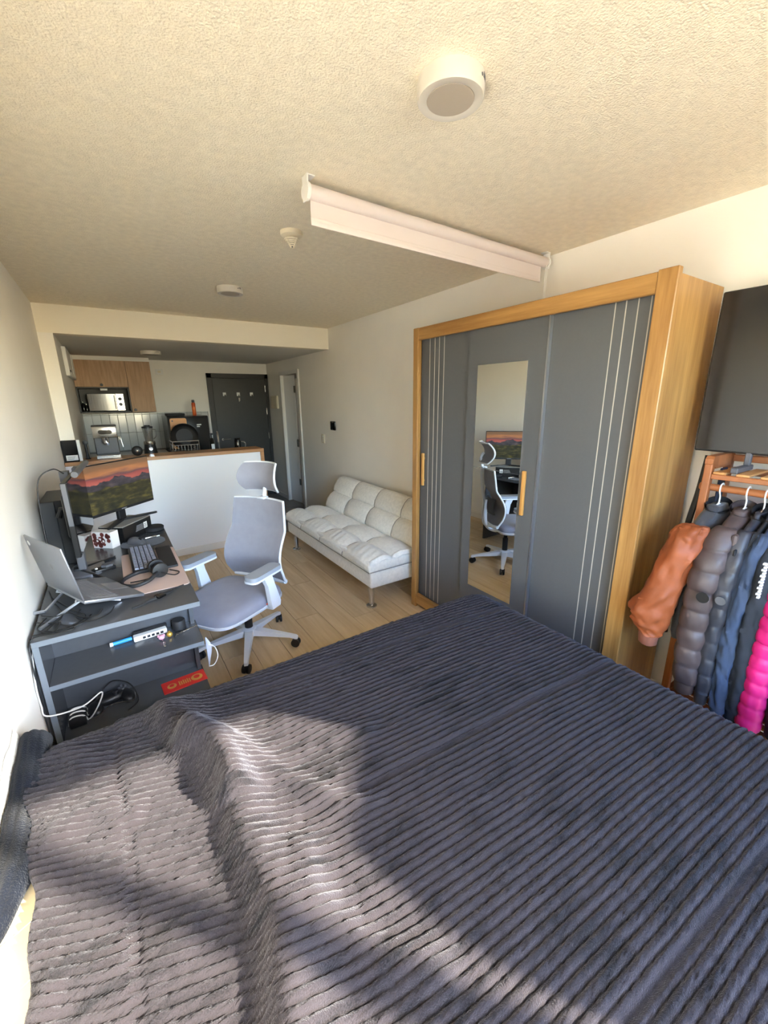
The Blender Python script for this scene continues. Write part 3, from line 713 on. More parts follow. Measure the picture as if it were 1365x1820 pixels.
    # drape over far edge, near edge and foot
    ax = np.maximum(S-X1, 0); by = np.where(T > Y1, T-Y1, np.where(T < Y0, T-Y0, 0.0))
    d = np.hypot(ax, by); dn = np.where(d > 1e-9, d, 1); ux, uy = ax/dn, by/dn
    th = np.minimum(d/R, PI/2)
    hor = R*np.sin(th); drop = R*(1-np.cos(th))+np.maximum(d-R*PI/2, 0)
    wave = 0.018*np.sin(2*PI*(S*3.1+T*2.2)+1.0)*np.clip((d-0.12)/0.2, 0, 1)
    X = np.minimum(S, X1)+ux*(hor+wave); Y = np.clip(T, Y0, Y1)+uy*(hor+wave); Z = ZT-drop
    nx, ny, nz = ux*np.sin(th), uy*np.sin(th), np.cos(th)
    h = hr+np.maximum(fold, -0.008)*np.clip(1-d/0.3, 0, 1)
    # head-end hem wraps down
    dl_ = np.maximum(XL-S, 0); X = np.where(S < XL, XL-0.004*np.sin(np.clip(dl_/0.03, 0, 1)*PI), X)
    X = X + np.clip((XL+0.09-S)/0.09, 0, 1)*(0.007*np.sin(2*PI*T*5.3)+0.0*ph)+0.05*np.clip((1.25-T)/0.35, -0.1, 1)*np.clip((XL+0.15-S)/0.15, 0, 1)
    X += nx*h; Y += ny*h; Z += nz*h
    Z = np.where(S < XL, ZT+ (hr+np.maximum(fold, -0.004))*np.clip(1-dl_/0.03, 0, 1)-dl_*0.75, Z)
    ny_, nx_ = S.shape
    co = np.stack([X, Y, Z], -1).reshape(-1, 3).astype(np.float32)
    idx = np.arange(ny_*nx_).reshape(ny_, nx_)
    q = np.stack([idx[:-1, :-1], idx[:-1, 1:], idx[1:, 1:], idx[1:, :-1]], -1).reshape(-1, 4)
    me = bpy.data.meshes.new('ribbed_blanket')
    me.vertices.add(len(co)); me.vertices.foreach_set('co', co.ravel())
    me.loops.add(q.size); me.loops.foreach_set('vertex_index', q.ravel().astype(np.int32))
    me.polygons.add(len(q)); me.polygons.foreach_set('loop_start', (np.arange(len(q))*4).astype(np.int32))
    me.polygons.foreach_set('use_smooth', np.ones(len(q), dtype=bool))
    me.update(); me.validate()
    return me
def plush():
    m = bpy.data.materials.new('plush_charcoal'); m.use_nodes = True; MATS['plush_charcoal'] = m
    n = m.node_tree.nodes; l = m.node_tree.links; p = n['Principled BSDF']
    p.inputs['Roughness'].default_value = 0.95; p.inputs['Specular IOR Level'].default_value = 0.1
    p.inputs['Sheen Weight'].default_value = 0.2; p.inputs['Sheen Roughness'].default_value = 0.5; p.inputs['Sheen Tint'].default_value = (0.8, 0.82, 0.95, 1)
    tc = n.new('ShaderNodeTexCoord'); mp = n.new('ShaderNodeMapping'); mp.inputs['Scale'].default_value = (9, 38, 9); l.new(tc.outputs['Object'], mp.inputs['Vector'])
    a = n.new('ShaderNodeTexNoise'); a.inputs['Scale'].default_value = 1.0; a.inputs['Detail'].default_value = 3; l.new(mp.outputs[0], a.inputs['Vector'])
    b = n.new('ShaderNodeTexNoise'); b.inputs['Scale'].default_value = 420; b.inputs['Detail'].default_value = 2; l.new(tc.outputs['Object'], b.inputs['Vector'])
    c = n.new('ShaderNodeTexNoise'); c.inputs['Scale'].default_value = 4; c.inputs['Detail'].default_value = 2; l.new(tc.outputs['Object'], c.inputs['Vector'])
    s = n.new('ShaderNodeMath'); s.operation = 'MULTIPLY_ADD'; s.inputs[1].default_value = 0.5; l.new(b.outputs[0], s.inputs[0]); l.new(a.outputs[0], s.inputs[2])
    s2 = n.new('ShaderNodeMath'); s2.operation = 'MULTIPLY_ADD'; s2.inputs[1].default_value = 0.5; l.new(c.outputs[0], s2.inputs[0]); l.new(s.outputs[0], s2.inputs[2])
    r = n.new('ShaderNodeValToRGB'); e = r.color_ramp.elements; e[0].position = 0.78; e[1].position = 1.22
    e[0].position = 0.74; e[1].position = 1.0
    e[0].color = lin('#070607'); e[1].color = lin('#242023')
    l.new(s2.outputs[0], r.inputs[0]); l.new(r.outputs[0], p.inputs['Base Color'])
    bp = n.new('ShaderNodeBump'); bp.inputs['Strength'].default_value = 0.7; bp.inputs['Distance'].default_value = 0.003
    l.new(b.outputs[0], bp.inputs['Height']); l.new(bp.outputs[0], p.inputs['Normal'])
plush()
bme = ribbed_blanket(); bme.materials.append(MATS['plush_charcoal'])
bl = tag(link('ribbed_blanket', bme), 'charcoal ribbed plush blanket spread over the whole bed', 'blanket')
# folded navy blanket squeezed between bed and wall
nb = thing('navy_blanket', 'folded navy ribbed blanket strip on the mattress beside the left wall', 'blanket', (0.0, 0.9, 0.6))
def navyf(u, v):
    y = 0.02+0.60*u; r_ = 0.024+0.010*math.sin(u*7+1); th = PI*v
    taper = min(1, u/0.25)**0.5
    xx = 0.012+0.050*(1-u)*0.2+0.042*(1-math.cos(th))*0.9*taper; rib = 0.004*abs(math.sin(v*PI*5))
    zz = 0.002+ (r_+rib)*math.sin(th)*1.0*taper+0.018*(1-v)+0.004*math.sin(u*26+v*4)
    return (xx, y, zz)
MB().grid(navyf, 70, 41).build('folded_cloth', 'blanket_navy', nb, 80)
MB().grid(lambda u, v: (0.003+0.012*v, 0.18+0.46*u, 0.0+0.06*(1-v)+0.006*math.sin(u*20)), 30, 5).grid(lambda u, v: (0.001+0.010*v, 0.18+0.46*u, 0.0+0.06*(1-v)+0.006*math.sin(u*20)), 30, 5).build('fleece_lining', 'sherpa', nb, 80)

# ================================================================== DESK
DZ = 0.751; DY0, DY1 = 1.897, 3.30; DXR = 0.594
dk = thing('desk', 'dark grey desk with open shelves at its near end', 'desk', (0.0, 1.897, 0))
def dy(v): return v-1.897
MB().rbox(0.018, DXR, 0.0, dy(DY1), DZ-0.022, DZ, 0.0015, 1).build('desk_top', 'desk_grey', dk)
MB().box(0.0185, DXR-0.0005, -0.0012, 0.0, DZ-0.0215, DZ-0.0005).build('edge_band', 'desk_edge', dk)
MB().box(0.018, 0.038, 0.0, 0.30, 0.0, DZ-0.022).build('side_panel', 'desk_grey', dk)
MB().box(0.0182, 0.0378, -0.0012, 0.0, 0.0, DZ-0.022).build('edge_band', 'desk_edge', dk)
MB().box(0.038, DXR-0.03, 0.225, 0.24, 0.0, DZ-0.022).build('back_panel', 'desk_grey', dk)
for z in (0.555, 0.300, 0.04):
    sh = MB().rbox(0.038, DXR-0.004, 0.0, 0.225, z-0.02, z, 0.0015, 1).build('shelf', 'desk_grey', dk)
    MB().box(0.0385, DXR-0.0045, -0.0012, 0.0, z-0.0195, z-0.0005).build('edge_band', 'desk_edge', sh)
MB().box(DXR-0.03, DXR-0.012, 0.19, 0.24, 0.0, DZ-0.022).build('post', 'desk_grey', dk)
MB().box(0.03, DXR-0.012, dy(DY1)-0.03, dy(DY1)-0.012, 0.0, DZ-0.022).build('side_panel', 'desk_grey', dk)
MB().box(0.10, 0.115, 0.24, dy(DY1)-0.03, 0.38, DZ-0.022).build('modesty_panel', 'desk_grey', dk)

# ---- monitors
def screen_glass(par, x0, x1, z0, z1, y, m): return MB().box(x0, x1, y-0.0012, y, z0, z1).build('screen', m, par)
mw, mh = 0.525, 0.312
m1 = thing('computer_monitor', 'lit monitor showing dusk mountains, standing on the black carton', 'monitor', (0.384, 3.145, 0.855), math.radians(45))
# local x along screen, -y faces the viewer
z0 = 0.930-0.855
MB().rbox(-mw/2, mw/2, 0.0, 0.018, z0, z0+mh, 0.003, 1).rbox(-0.15, 0.15, 0.016, 0.04, z0+0.05, z0+0.25, 0.01, 2).build('casing', 'monitor_black', m1)
screen_glass(m1, -mw/2+0.006, mw/2-0.006, z0+0.018, z0+mh-0.006, 0.0, 'monitor_wallpaper')
MB().box(-0.02, 0.02, -0.0015, 0.0, z0+0.006, z0+0.011).build('brand_mark', 'label_grey', m1)
MB().rbox(-0.03, 0.03, 0.02, 0.045, 0.008, z0+0.12, 0.008, 2).build('stand_neck', 'monitor_black', m1)
MB().prism([(-0.02, 0.05), (0.02, 0.05), (0.20, -0.05), (0.20, -0.063), (0.185, -0.063), (0.0, 0.015), (-0.185, -0.063), (-0.20, -0.063), (-0.20, -0.05)], 0.0005, 0.012).build('stand_foot', 'monitor_black', m1)

ang2 = math.atan2(0.6, 0.037)   # direction of the second screen's width
m2 = thing('computer_monitor', 'dark wide monitor seen edge-on with a light bar clipped on top', 'monitor', (0.2045, 2.60, DZ), ang2)
z2 = 0.917-DZ; mw2, mh2 = 0.60, 0.345
MB().rbox(-mw2/2, mw2/2, 0.0, 0.022, z2, z2+mh2, 0.003, 1).rbox(-0.18, 0.18, 0.018, 0.05, z2+0.06, z2+0.27, 0.012, 2).build('casing', 'monitor_black', m2)
MB().box(-mw2/2+0.004, mw2/2-0.004, -0.0015, 0.0, z2+0.008, z2+mh2-0.004).build('screen', 'monitor_glass', m2)
MB().box(-mw2/2-0.0012, -mw2/2, 0.002, 0.02, z2+0.15, z2+mh2-0.005).build('edge_trim', 'grey_plastic', m2)
MB().rbox(-0.025, 0.025, 0.03, 0.065, 0.012, z2+0.18, 0.006, 2).build('stand_neck', 'grey_plastic', m2)
MB().tube([(0, 0.04, z2+0.17), (0, 0.085, z2+0.17), (0, 0.10, z2+0.13)], 0.014).build('cable_arm', 'monitor_black', m2, True)
MB().prism(rrect(-0.11, 0.11, -0.04, 0.10, 0.05), 0.0005, 0.010).build('stand_foot', 'laptop_silver', m2, 30)
lb = thing('monitor_light_bar', 'grey cylindrical light bar on top of the edge-on monitor', 'lamp', (0.2045, 2.60, DZ+z2+mh2), ang2)
MB().cyl((-0.23, -0.028, 0.022), (0.23, -0.028, 0.022), 0.0135).build('bar', 'grey_plastic', lb, True)
MB().rbox(-0.04, 0.04, -0.022, 0.005, 0.0008, 0.03, 0.005, 2).prism([(-0.03, 0.0235), (0.03, 0.0235), (0.02, 0.06), (-0.02, 0.06)], -0.05, 0.012).build('clip', 'grey_plastic', lb, 30)
# ---- computer tower
pc = thing('computer_tower', 'slim dark computer tower on the desk against the left wall', 'computer', (0.02, 2.75, DZ))
MB().rbox(0.0, 0.115, 0.012, 0.36, 0.0005, 0.352, 0.003, 1).build('case', 'black_plastic', pc)
MB().rbox(0.0, 0.062, 0.0, 0.012, 0.0005, 0.352, 0.003, 1).build('front_panel', 'tower_grey', pc)
MB().rbox(0.012, 0.03, -0.003, 0.0, 0.02, 0.08, 0.001, 1).build('vent', 'white_plastic', pc)
# ---- laptop on folding stand
lp = thing('laptop', 'open silver laptop seen from behind its lid on the desk', 'laptop', (0.124, 2.14, 0.833), math.atan2(0.907, -0.42))
lw = 0.345
tl_ = math.atan2(0.062, 0.225)   # base tilts down towards the keyboard edge
# local x along hinge (towards the far end), local -y towards the keyboard edge
base = MB(); base.M = Matrix.Rotation(tl_, 4, 'X')
base.rbox(-lw/2, lw/2, -0.232, 0.004, -0.014, 0.0, 0.003, 2).build('keyboard_deck', 'laptop_silver', lp, True)
kk = MB(); kk.M = Matrix.Rotation(tl_, 4, 'X')
for r_ in range(6):
    for c_ in range(14): kk.box(-0.150+c_*0.0215, -0.150+c_*0.0215+0.019, -0.03-r_*0.0175-0.015, -0.03-r_*0.0175, 0.0, 0.0012)
tag(kk.build('keycaps', 'laptop_keys', lp), kind='stuff')
tp = MB(); tp.M = Matrix.Rotation(tl_, 4, 'X'); tp.box(-0.055, 0.055, -0.222, -0.15, 0.0, 0.0006).build('touchpad', 'laptop_keys', lp)
ld = MB(); ld.M = Matrix.Rotation(math.radians(-9), 4, 'X')
lid = ld.rbox(-lw/2, lw/2, 0.002, 0.009, 0.002, 0.238, 0.003, 2).build('lid', 'laptop_silver', lp, True)
ls_ = MB(); ls_.M = Matrix.Rotation(math.radians(-9), 4, 'X'); ls_.box(-lw/2+0.006, lw/2-0.006, 0.0008, 0.002, 0.012, 0.23).build('screen', 'monitor_glass', lid)
lg_ = MB(); lg_.M = Matrix.Rotation(math.radians(-9), 4, 'X'); lg_.lathe([(0.014, 0.009), (0.014, 0.0096)], (0.0, 0, 0.125), 20, 'y').build('emblem', 'label_grey', lid)
lg2 = MB(); lg2.M = Matrix.Rotation(math.radians(-9), 4, 'X'); lg2.lathe([(0.011, 0.009), (0.011, 0.0097)], (0.145, 0, 0.205), 16, 'y').build('sticker', 'label_white', lid)
st = thing('laptop_stand', 'folding silver laptop stand under the open laptop', 'laptop stand', (0.124, 2.14, DZ), math.atan2(0.907, -0.42))
for s in (-1, 1):
    MB().tube([(s*0.05, 0.07, 0.006), (s*0.08, -0.02, 0.055), (s*0.11, -0.15, 0.006)], 0.006, 6).build('strut', 'alu', st, True)
    MB().tube([(s*0.09, 0.005, 0.062), (s*0.06, -0.10, 0.030), (s*0.12, -0.21, 0.006)], 0.0055, 6).build('arm', 'alu', st, True)
    MB().tube([(s*0.05, 0.07, 0.006), (s*0.10, 0.14, 0.006)], 0.007, 6).build('foot', 'alu', st, True)
MB().tube([(-0.09, 0.005, 0.058), (0.0, -0.05, 0.05), (0.09, 0.005, 0.058)], 0.005, 6).build('hinge_bar', 'alu', st, True)
# ---- desk mat, keyboard, wrist pad, headset
MB0 = MB().prism(rrect(0.325, 0.592, 2.115, 2.735, 0.02), DZ+0.0003, DZ+0.0035)
tag(MB0.build('desk_mat', 'desk_mat', None, 30), 'dusty pink desk mat under the keyboard', 'desk mat')
KB = thing('keyboard', 'compact black mechanical keyboard with grey keycaps on the pink mat', 'keyboard', (0.428, 2.58, DZ+0.0036), math.radians(91))
kbm = MB().rbox(-0.205, 0.195, -0.062, 0.062, 0.0, 0.022, 0.004, 2).build('case', 'black_plastic', KB, True)
kc = MB()
for r_ in range(5):
    for c_ in range(15):
        x0 = -0.195+c_*0.0256
        kc.loft([[(x0, -0.055+r_*0.022, 0.022), (x0+0.0235, -0.055+r_*0.022, 0.022), (x0+0.0235, -0.035+r_*0.022, 0.022), (x0, -0.035+r_*0.022, 0.022)],
                 [(x0+0.003, -0.052+r_*0.022, 0.031), (x0+0.0205, -0.052+r_*0.022, 0.031), (x0+0.0205, -0.037+r_*0.022, 0.031), (x0+0.003, -0.037+r_*0.022, 0.031)]])
tag(kc.build('keycaps', 'key_grey', KB), kind='stuff')
tag(MB().rbox(0.498, 0.575, 2.375, 2.735, DZ+0.0037, DZ+0.016, 0.004, 2).build('wrist_rest', 'black_soft', None, True), 'flat black wrist rest beside the keyboard', 'wrist rest')
hs = thing('headset', 'black headset with boom lying across the pink mat', 'headset', (0.41, 2.27, DZ+0.0037), math.radians(12))
MB().tube(cr([(0.06, 0.03, 0.035), (0.0, 0.075, 0.022), (-0.07, 0.06, 0.012), (-0.095, 0.0, 0.011), (-0.06, -0.06, 0.012), (0.0, -0.065, 0.02), (0.055, -0.03, 0.035)]), 0.0095, 8).build('headband', 'black_soft', hs, True)
for yy, zz in ((0.045, 0.042), (-0.015, 0.040)):
    MB().lathe([(0.020, -0.014), (0.036, -0.012), (0.038, 0.0), (0.034, 0.010), (0.022, 0.015)], (0.07, yy, zz), 20, 'y').build('ear_cup', 'black_plastic', hs, True)
MB().tube(cr([(0.07, -0.03, 0.03), (0.12, -0.06, 0.012), (0.155, -0.02, 0.006), (0.13, 0.04, 0.006)]), 0.003, 6).build('cable', 'cable_black', hs, True)
MB().tube(cr([(0.06, -0.035, 0.02), (0.0, -0.02, 0.012), (-0.06, 0.0, 0.01)]), 0.0035, 6).build('microphone_boom', 'black_soft', hs, True)
# ---- cartons, mouse, dish
b1 = thing('toy_carton', 'small white and brown patterned carton with a red side', 'box', (0.262, 2.975, DZ), math.radians(-41))
MB().box(-0.062, 0.062, -0.03, 0.03, 0.0005, 0.10).build('carton_body', 'box_print_white', b1)
MB().box(-0.0635, -0.062, -0.03, 0.03, 0.0005, 0.10).build('red_side', 'box_red', b1)
for k in range(26):
    a = random.uniform(-0.05, 0.05); c_ = random.uniform(0.014, 0.088); r_ = random.uniform(0.009, 0.016)
    MB().lathe([(r_, -0.0308), (r_*0.8, -0.0300)], (a, 0, c_), 9, 'y').build('print', 'box_brown', b1)
for k in range(4): MB().lathe([(0.007, -0.0314), (0.006, -0.0305)], (-0.03+0.02*k, 0, 0.045+0.012*(k % 2)), 8, 'y').build('print', 'box_print_white', b1)
b2 = thing('black_carton', 'black carton with a white printed label carrying the lit monitor', 'box', (0.425, 3.135, DZ), math.radians(53))
MB().box(-0.165, 0.115, -0.035, 0.12, 0.0005, 0.0985).build('carton_body', 'box_black', b2)
MB().box(-0.165, 0.115, -0.035, 0.12, 0.0985, 0.1035).build('carton_lid', 'box_top', b2)
MB().box(0.035, 0.07, -0.0358, -0.035, 0.035, 0.075).build('label', 'label_white', b2)
for k in range(5): MB().box(-0.05+0.004*k, 0.028, -0.0356, -0.035, 0.036+0.008*k, 0.040+0.008*k).build('print_line', 'label_grey', b2)
for k in range(3): MB().box(0.04, 0.064, -0.0362, -0.0358, 0.042+0.01*k, 0.045+0.01*k).build('print_line', 'box_black', b2)
tag(MB().lathe([(0.050, 0), (0.062, 0.004), (0.064, 0.022), (0.058, 0.028), (0.0, 0.028)], (0.53, 3.185, DZ+0.0004), 28).build('speaker_puck', 'black_soft', None, True), 'round black puck at the far corner of the desk', 'speaker')
tag(MB().prism(rrect(0.33, 0.57, 2.83, 3.03, 0.09, 8), DZ+0.0003, DZ+0.003).build('mouse_mat', 'charcoal_wool', None, 30), 'small dark rounded mouse mat behind the keyboard', 'mouse mat')
ms = thing('computer_mouse', 'dark grey computer mouse on the dark rounded mat', 'mouse', (0.415, 2.93, DZ+0.0032), math.radians(-50))
def mouse_f(u, v):
    a = 2*PI*u; th = v*PI/2; return (0.062*math.cos(a)*math.cos(th)*(1-0.1*math.sin(a)), 0.034*math.sin(a)*math.cos(th), 0.038*math.sin(th)*(1-0.25*math.cos(a)*math.cos(th)))
MB().grid(mouse_f, 24, 9, closeu=True).build('shell', 'grey_plastic', ms, 80)
MB().cyl((0.03, -0.004, 0.03), (0.03, 0.004, 0.03), 0.009, 12).build('scroll_wheel', 'black_plastic', ms, True)
gc = thing('multi_tool', 'small silver multi-tool beside the grey mouse', 'tool', (0.50, 2.985, DZ+0.0032), math.radians(15))
MB().rbox(-0.04, 0.03, -0.008, 0.008, 0, 0.014, 0.004, 2).build('handle', 'steel', gc, True)
MB().rbox(0.03, 0.05, -0.004, 0.004, 0.003, 0.010, 0.002, 1).build('tip', 'white_plastic', gc, True)
# V-shaped spare stand foot and watch
vf = thing('display_stand', 'loose black V-shaped display stand lying on the desk', 'stand', (0.135, 2.61, DZ))
for ex, ey in ((0.165, 0.125), (0.135, -0.235)):
    MB().loft([[(0, -0.012, 0.0006), (0.0, 0.014, 0.0006), (0.0, 0.014, 0.014), (0.0, -0.012, 0.014)], [(ex, ey-0.007, 0.0006), (ex, ey+0.009, 0.0006), (ex, ey+0.009, 0.009), (ex, ey-0.007, 0.009)]]).build('foot_arm', 'black_plastic', vf)
MB().rbox(-0.02, 0.02, -0.02, 0.025, 0.0006, 0.02, 0.005, 2).build('socket', 'black_plastic', vf, True)
db = thing('cable_dock', 'small black docking box with a clear hexagonal lid', 'gadget', (0.245, 2.55, DZ), math.radians(25))
MB().rbox(-0.05, 0.05, -0.025, 0.025, 0.0006, 0.018, 0.005, 2).build('body', 'black_plastic', db, True)
MB().prism([(0.03*math.cos(k*PI/3)+0.02, 0.026*math.sin(k*PI/3)) for k in range(6)], 0.0182, 0.03).build('lid', 'grey_plastic', db)
MB().rbox(-0.04, -0.028, -0.006, 0.006, 0.018, 0.024, 0.002, 1).build('plug', 'white_plastic', db)
wt = thing('wrist_watch', 'black square smartwatch lying near the front desk edge', 'watch', (0.455, 2.035, DZ), math.radians(35))
MB().rbox(-0.02, 0.02, -0.018, 0.018, 0.003, 0.016, 0.005, 2).build('watch_case', 'black_gloss', wt, True)
MB().tube(cr([(-0.02, 0, 0.008), (-0.05, 0.012, 0.005), (-0.085, 0.01, 0.004), (-0.12, 0.02, 0.004)]), [0.007]*10+[0.005]*9, 6).tube(cr([(0.02, 0, 0.008), (0.05, -0.004, 0.005), (0.09, 0.006, 0.004), (0.13, 0.0, 0.004)]), [0.007]*10+[0.004]*9, 6).build('strap', 'black_soft', wt, True)
# ---- cables on the desk and behind it
def cable(name, pts, r, m, label, cat='cable', group=None): return tag(MB().tube(cr(pts, 8), r, 6).build(name, m, None, True), label, cat, group)
cable('cable', [(0.03, 2.40, DZ+0.004), (0.06, 2.25, DZ+0.003), (0.10, 2.08, DZ+0.003), (0.06, 1.97, DZ+0.003), (0.008, 1.93, 0.70), (0.008, 1.90, 0.50)], 0.0028, 'cable_black', 'black cable running off the near left desk corner')
cable('cable', [(0.05, 2.30, DZ+0.004), (0.13, 2.12, DZ+0.003), (0.18, 2.02, DZ+0.003), (0.12, 1.95, DZ+0.003), (0.02, 1.95, DZ+0.004)], 0.0028, 'cable_black', 'black cable looped on the desk under the laptop stand')
cable('cable', [(0.28, 2.05, DZ+0.003), (0.26, 1.99, DZ+0.003), (0.20, 1.96, DZ+0.003), (0.15, 2.03, DZ+0.003), (0.16, 2.10, DZ+0.003)], 0.0024, 'cable_black', 'thin black cable curling in front of the laptop deck')
cable('cable', [(0.05, 2.02, DZ+0.008), (0.10, 2.01, DZ+0.008), (0.08, 1.93, DZ+0.007), (0.03, 1.99, DZ+0.008), (0.05, 2.08, DZ+0.008)], 0.0026, 'cable_black', 'coiled black cable at the near left of the desk')
cable('cable', [(0.20, 2.02, DZ+0.004), (0.17, 1.96, DZ+0.004), (0.10, 1.935, DZ+0.004), (0.05, 1.96, DZ+0.004), (0.012, 1.93, 0.72)], 0.0026, 'cable_black', 'black cable sweeping along the near desk edge to the wall')
cable('cable', [(0.24, 2.03, DZ+0.012), (0.22, 1.98, DZ+0.010), (0.17, 2.0, DZ+0.012), (0.13, 2.05, DZ+0.02), (0.08, 2.06, DZ+0.014), (0.03, 2.12, DZ+0.006)], 0.0026, 'cable_black', 'black cable tangled over the folding stand foot')
cable('cable', [(0.02, 2.06, DZ+0.006), (0.09, 2.0, DZ+0.006), (0.15, 1.93, DZ+0.005), (0.10, 1.915, DZ+0.005), (0.02, 1.92, DZ+0.003), (0.010, 1.89, 0.66), (0.012, 1.888, 0.45)], 0.0024, 'cable_black', 'thin black cable crossing the near left desk corner')
cable('cable', [(0.165, 2.55, 1.27), (0.13, 2.5, 1.30), (0.07, 2.48, 1.24), (0.055, 2.47, 1.0), (0.06, 2.45, DZ+0.005)], 0.0025, 'cable_black', 'black cable arching down from the light bar')
cable('cable', [(0.012, 1.95, 0.73), (0.006, 1.885, 0.60), (0.006, 1.88, 0.50), (0.02, 1.86, 0.46), (0.12, 1.88, 0.44), (0.19, 1.89, 0.47), (0.17, 1.92, 0.40), (0.13, 1.95, 0.33), (0.10, 2.0, 0.304)], 0.0028, 'cable_white', 'white cable hanging in front of the lower desk shelf')
cable('cable', [(0.010, 1.96, 0.74), (0.007, 1.888, 0.55), (0.008, 1.885, 0.30), (0.008, 1.89, 0.05)], 0.0030, 'cable_black', 'black cable dropping beside the desk along the wall')
# ---- things on the upper shelf (z .555)
ZS = 0.5555
mk = thing('marker_pen', 'blue and white marker pen on the upper desk shelf', 'pen', (0.285, 2.085, ZS), math.radians(6))
MB().cyl((-0.038, 0, 0.009), (0.035, 0, 0.009), 0.009, 14).build('barrel', 'blue_cap', mk, True)
MB().cyl((-0.050, 0, 0.009), (-0.038, 0, 0.009), 0.0092, 14).build('cap', 'white_plastic', mk, True)
ad = thing('network_adapter', 'white adapter with black ports lying on the upper desk shelf', 'adapter', (0.39, 2.08, ZS), math.radians(4))
MB().rbox(-0.065, 0.07, -0.02, 0.012, 0, 0.024, 0.003, 1).build('housing', 'white_plastic', ad)
for k in range(5): MB().box(-0.03+0.018*k, -0.018+0.018*k, -0.0206, -0.02, 0.007, 0.018).build('port', 'black_plastic', ad)
rm = MB().rbox(-0.07, 0.07, -0.012, 0.012, 0, 0.03, 0.004, 1)
tag(rm.build('remote_control', 'black_plastic', None, False, (0.395, 2.107, ZS), (0, 0, 0.05)), 'long black remote behind the white adapter', 'remote')
ky = thing('keychain', 'pink cartoonless charm keychain with a silver key on the shelf', 'keychain', (0.432, 2.015, ZS))
ky['label'] = 'pink charm keychain with a silver key on the upper shelf'
MB().ell((0, 0, 0.012), 0.013, 0.012, 0.011).ell((-0.010, 0.006, 0.016), 0.006, 0.005, 0.007).ell((0.010, 0.006, 0.016), 0.006, 0.005, 0.007).build('charm', 'pink_toy', ky, True)
MB().tube(cr([(0.0, -0.01, 0.006), (0.004, -0.03, 0.004)]), 0.0018, 6).rbox(0.002, 0.011, -0.07, -0.03, 0.0005, 0.003, 0.001, 1).build('key', 'steel', ky)
tag(MB().ell((0, 0, 0.013), 0.013, 0.011, 0.0128).tube([(0, 0, 0.02), (0.0, 0.0, 0.03)], 0.004).build('brass_bell', 'gold', None, True, (0.466, 2.02, ZS)), 'small gold bell charm beside the pink keychain', 'charm')
tag(MB().lathe([(0.026, 0), (0.029, 0.003), (0.029, 0.042), (0.027, 0.046), (0.0, 0.047)], (0.513, 2.075, ZS+0.0004), 28).build('speaker_cylinder', 'black_soft', None, True), 'squat black cylinder speaker on the upper desk shelf', 'speaker')
tg = MB().tube([(0.49, 2.02, ZS+0.006), (0.53, 2.028, ZS+0.006), (0.585, 2.045, ZS+0.006)], 0.0035, 6)
tt = tag(tg.build('tweezers', 'steel', None, True), 'thin silver tool in front of the black cylinder speaker', 'tool')
cl_ = MB()
for k in range(5): cl_.tube([(0.485+0.006*k, 2.0+0.004*k, ZS+0.004+0.003*(k % 2)), (0.50+0.006*k, 2.018+0.002*k, ZS+0.004)], 0.0025, 6)
tag(cl_.build('screw_bits', 'steel', None, True), 'little cluster of silver bits by the black cylinder speaker', 'tool')
# ---- things on the lower shelf (z .300)
ZL = 0.3005
gp = thing('game_controller', 'black game controller on the lower desk shelf', 'controller', (0.20, 2.04, ZL), math.radians(12))
MB().ell((0, 0, 0.035), 0.062, 0.035, 0.024, 20, 10).ell((-0.06, -0.025, 0.026), 0.028, 0.05, 0.024, 16, 8).ell((0.06, -0.025, 0.026), 0.028, 0.05, 0.024, 16, 8).build('shell', 'black_plastic', gp, 80)
for sx, sy in ((-0.045, 0.008), (0.02, -0.02)): MB().cyl((sx, sy, 0.05), (sx, sy, 0.068), 0.006, 10).lathe([(0.011, 0.068), (0.011, 0.072), (0.006, 0.074)], (sx, sy, 0), 14).build('thumbstick', 'black_soft', gp, True)
for k, (a, b) in enumerate(((0.052, 0.0), (0.040, 0.012), (0.064, 0.012), (0.052, 0.022))): MB().lathe([(0.005, 0.050), (0.005, 0.0585), (0.003, 0.06)], (a, b, 0), 10).build('button', 'grey_plastic', gp, True)
MB().tube(cr([(-0.088, -0.03, 0.028), (-0.07, -0.08, 0.025), (0.0, -0.045, 0.028), (0.07, -0.08, 0.025), (0.088, -0.03, 0.028)]), 0.0025, 6).build('trim', 'steel', gp, True)
cable('cable', [(0.17, 2.09, ZL+0.05), (0.22, 2.10, ZL+0.075), (0.28, 2.07, ZL+0.05), (0.30, 2.0, ZL+0.004), (0.26, 1.95, ZL+0.004)], 0.003, 'cable_black', 'black cable looping behind the game controller')
ch_ = thing('charger', 'black charger brick wound with white cable on the lower shelf', 'charger', (0.085, 2.0, ZL))
MB().rbox(-0.03, 0.03, -0.045, 0.05, 0, 0.04, 0.006, 2).build('brick', 'black_plastic', ch_, True)
for k in range(3): MB().tube(cr([(-0.033, -0.03+0.03*k, 0.01), (-0.02, -0.03+0.03*k, 0.044), (0.02, -0.035+0.03*k, 0.044), (0.034, -0.03+0.03*k, 0.012)]), 0.003, 6).build('cable_wrap', 'cable_white', ch_, True)
rv = thing('red_envelope', 'red envelope with gold print leaning on the lower desk shelf', 'envelope', (0.495, 2.02, ZL+0.0006), math.radians(4))
MB().rbox(-0.095, 0.095, -0.045, 0.045, 0, 0.004, 0.001, 1).build('paper', 'red_paper', rv)
for cx_, rr in ((-0.055, 0.02), (0.055, 0.026)):
    MB().lathe([(rr, 0.004), (rr*0.95, 0.0046)], (cx_, -0.002, 0), 14).build('gold_print', 'gold_print', rv)
    MB().lathe([(rr*0.55, 0.0046), (rr*0.5, 0.0052)], (cx_, 0.002, 0), 10).build('red_print', 'red_paper', rv)
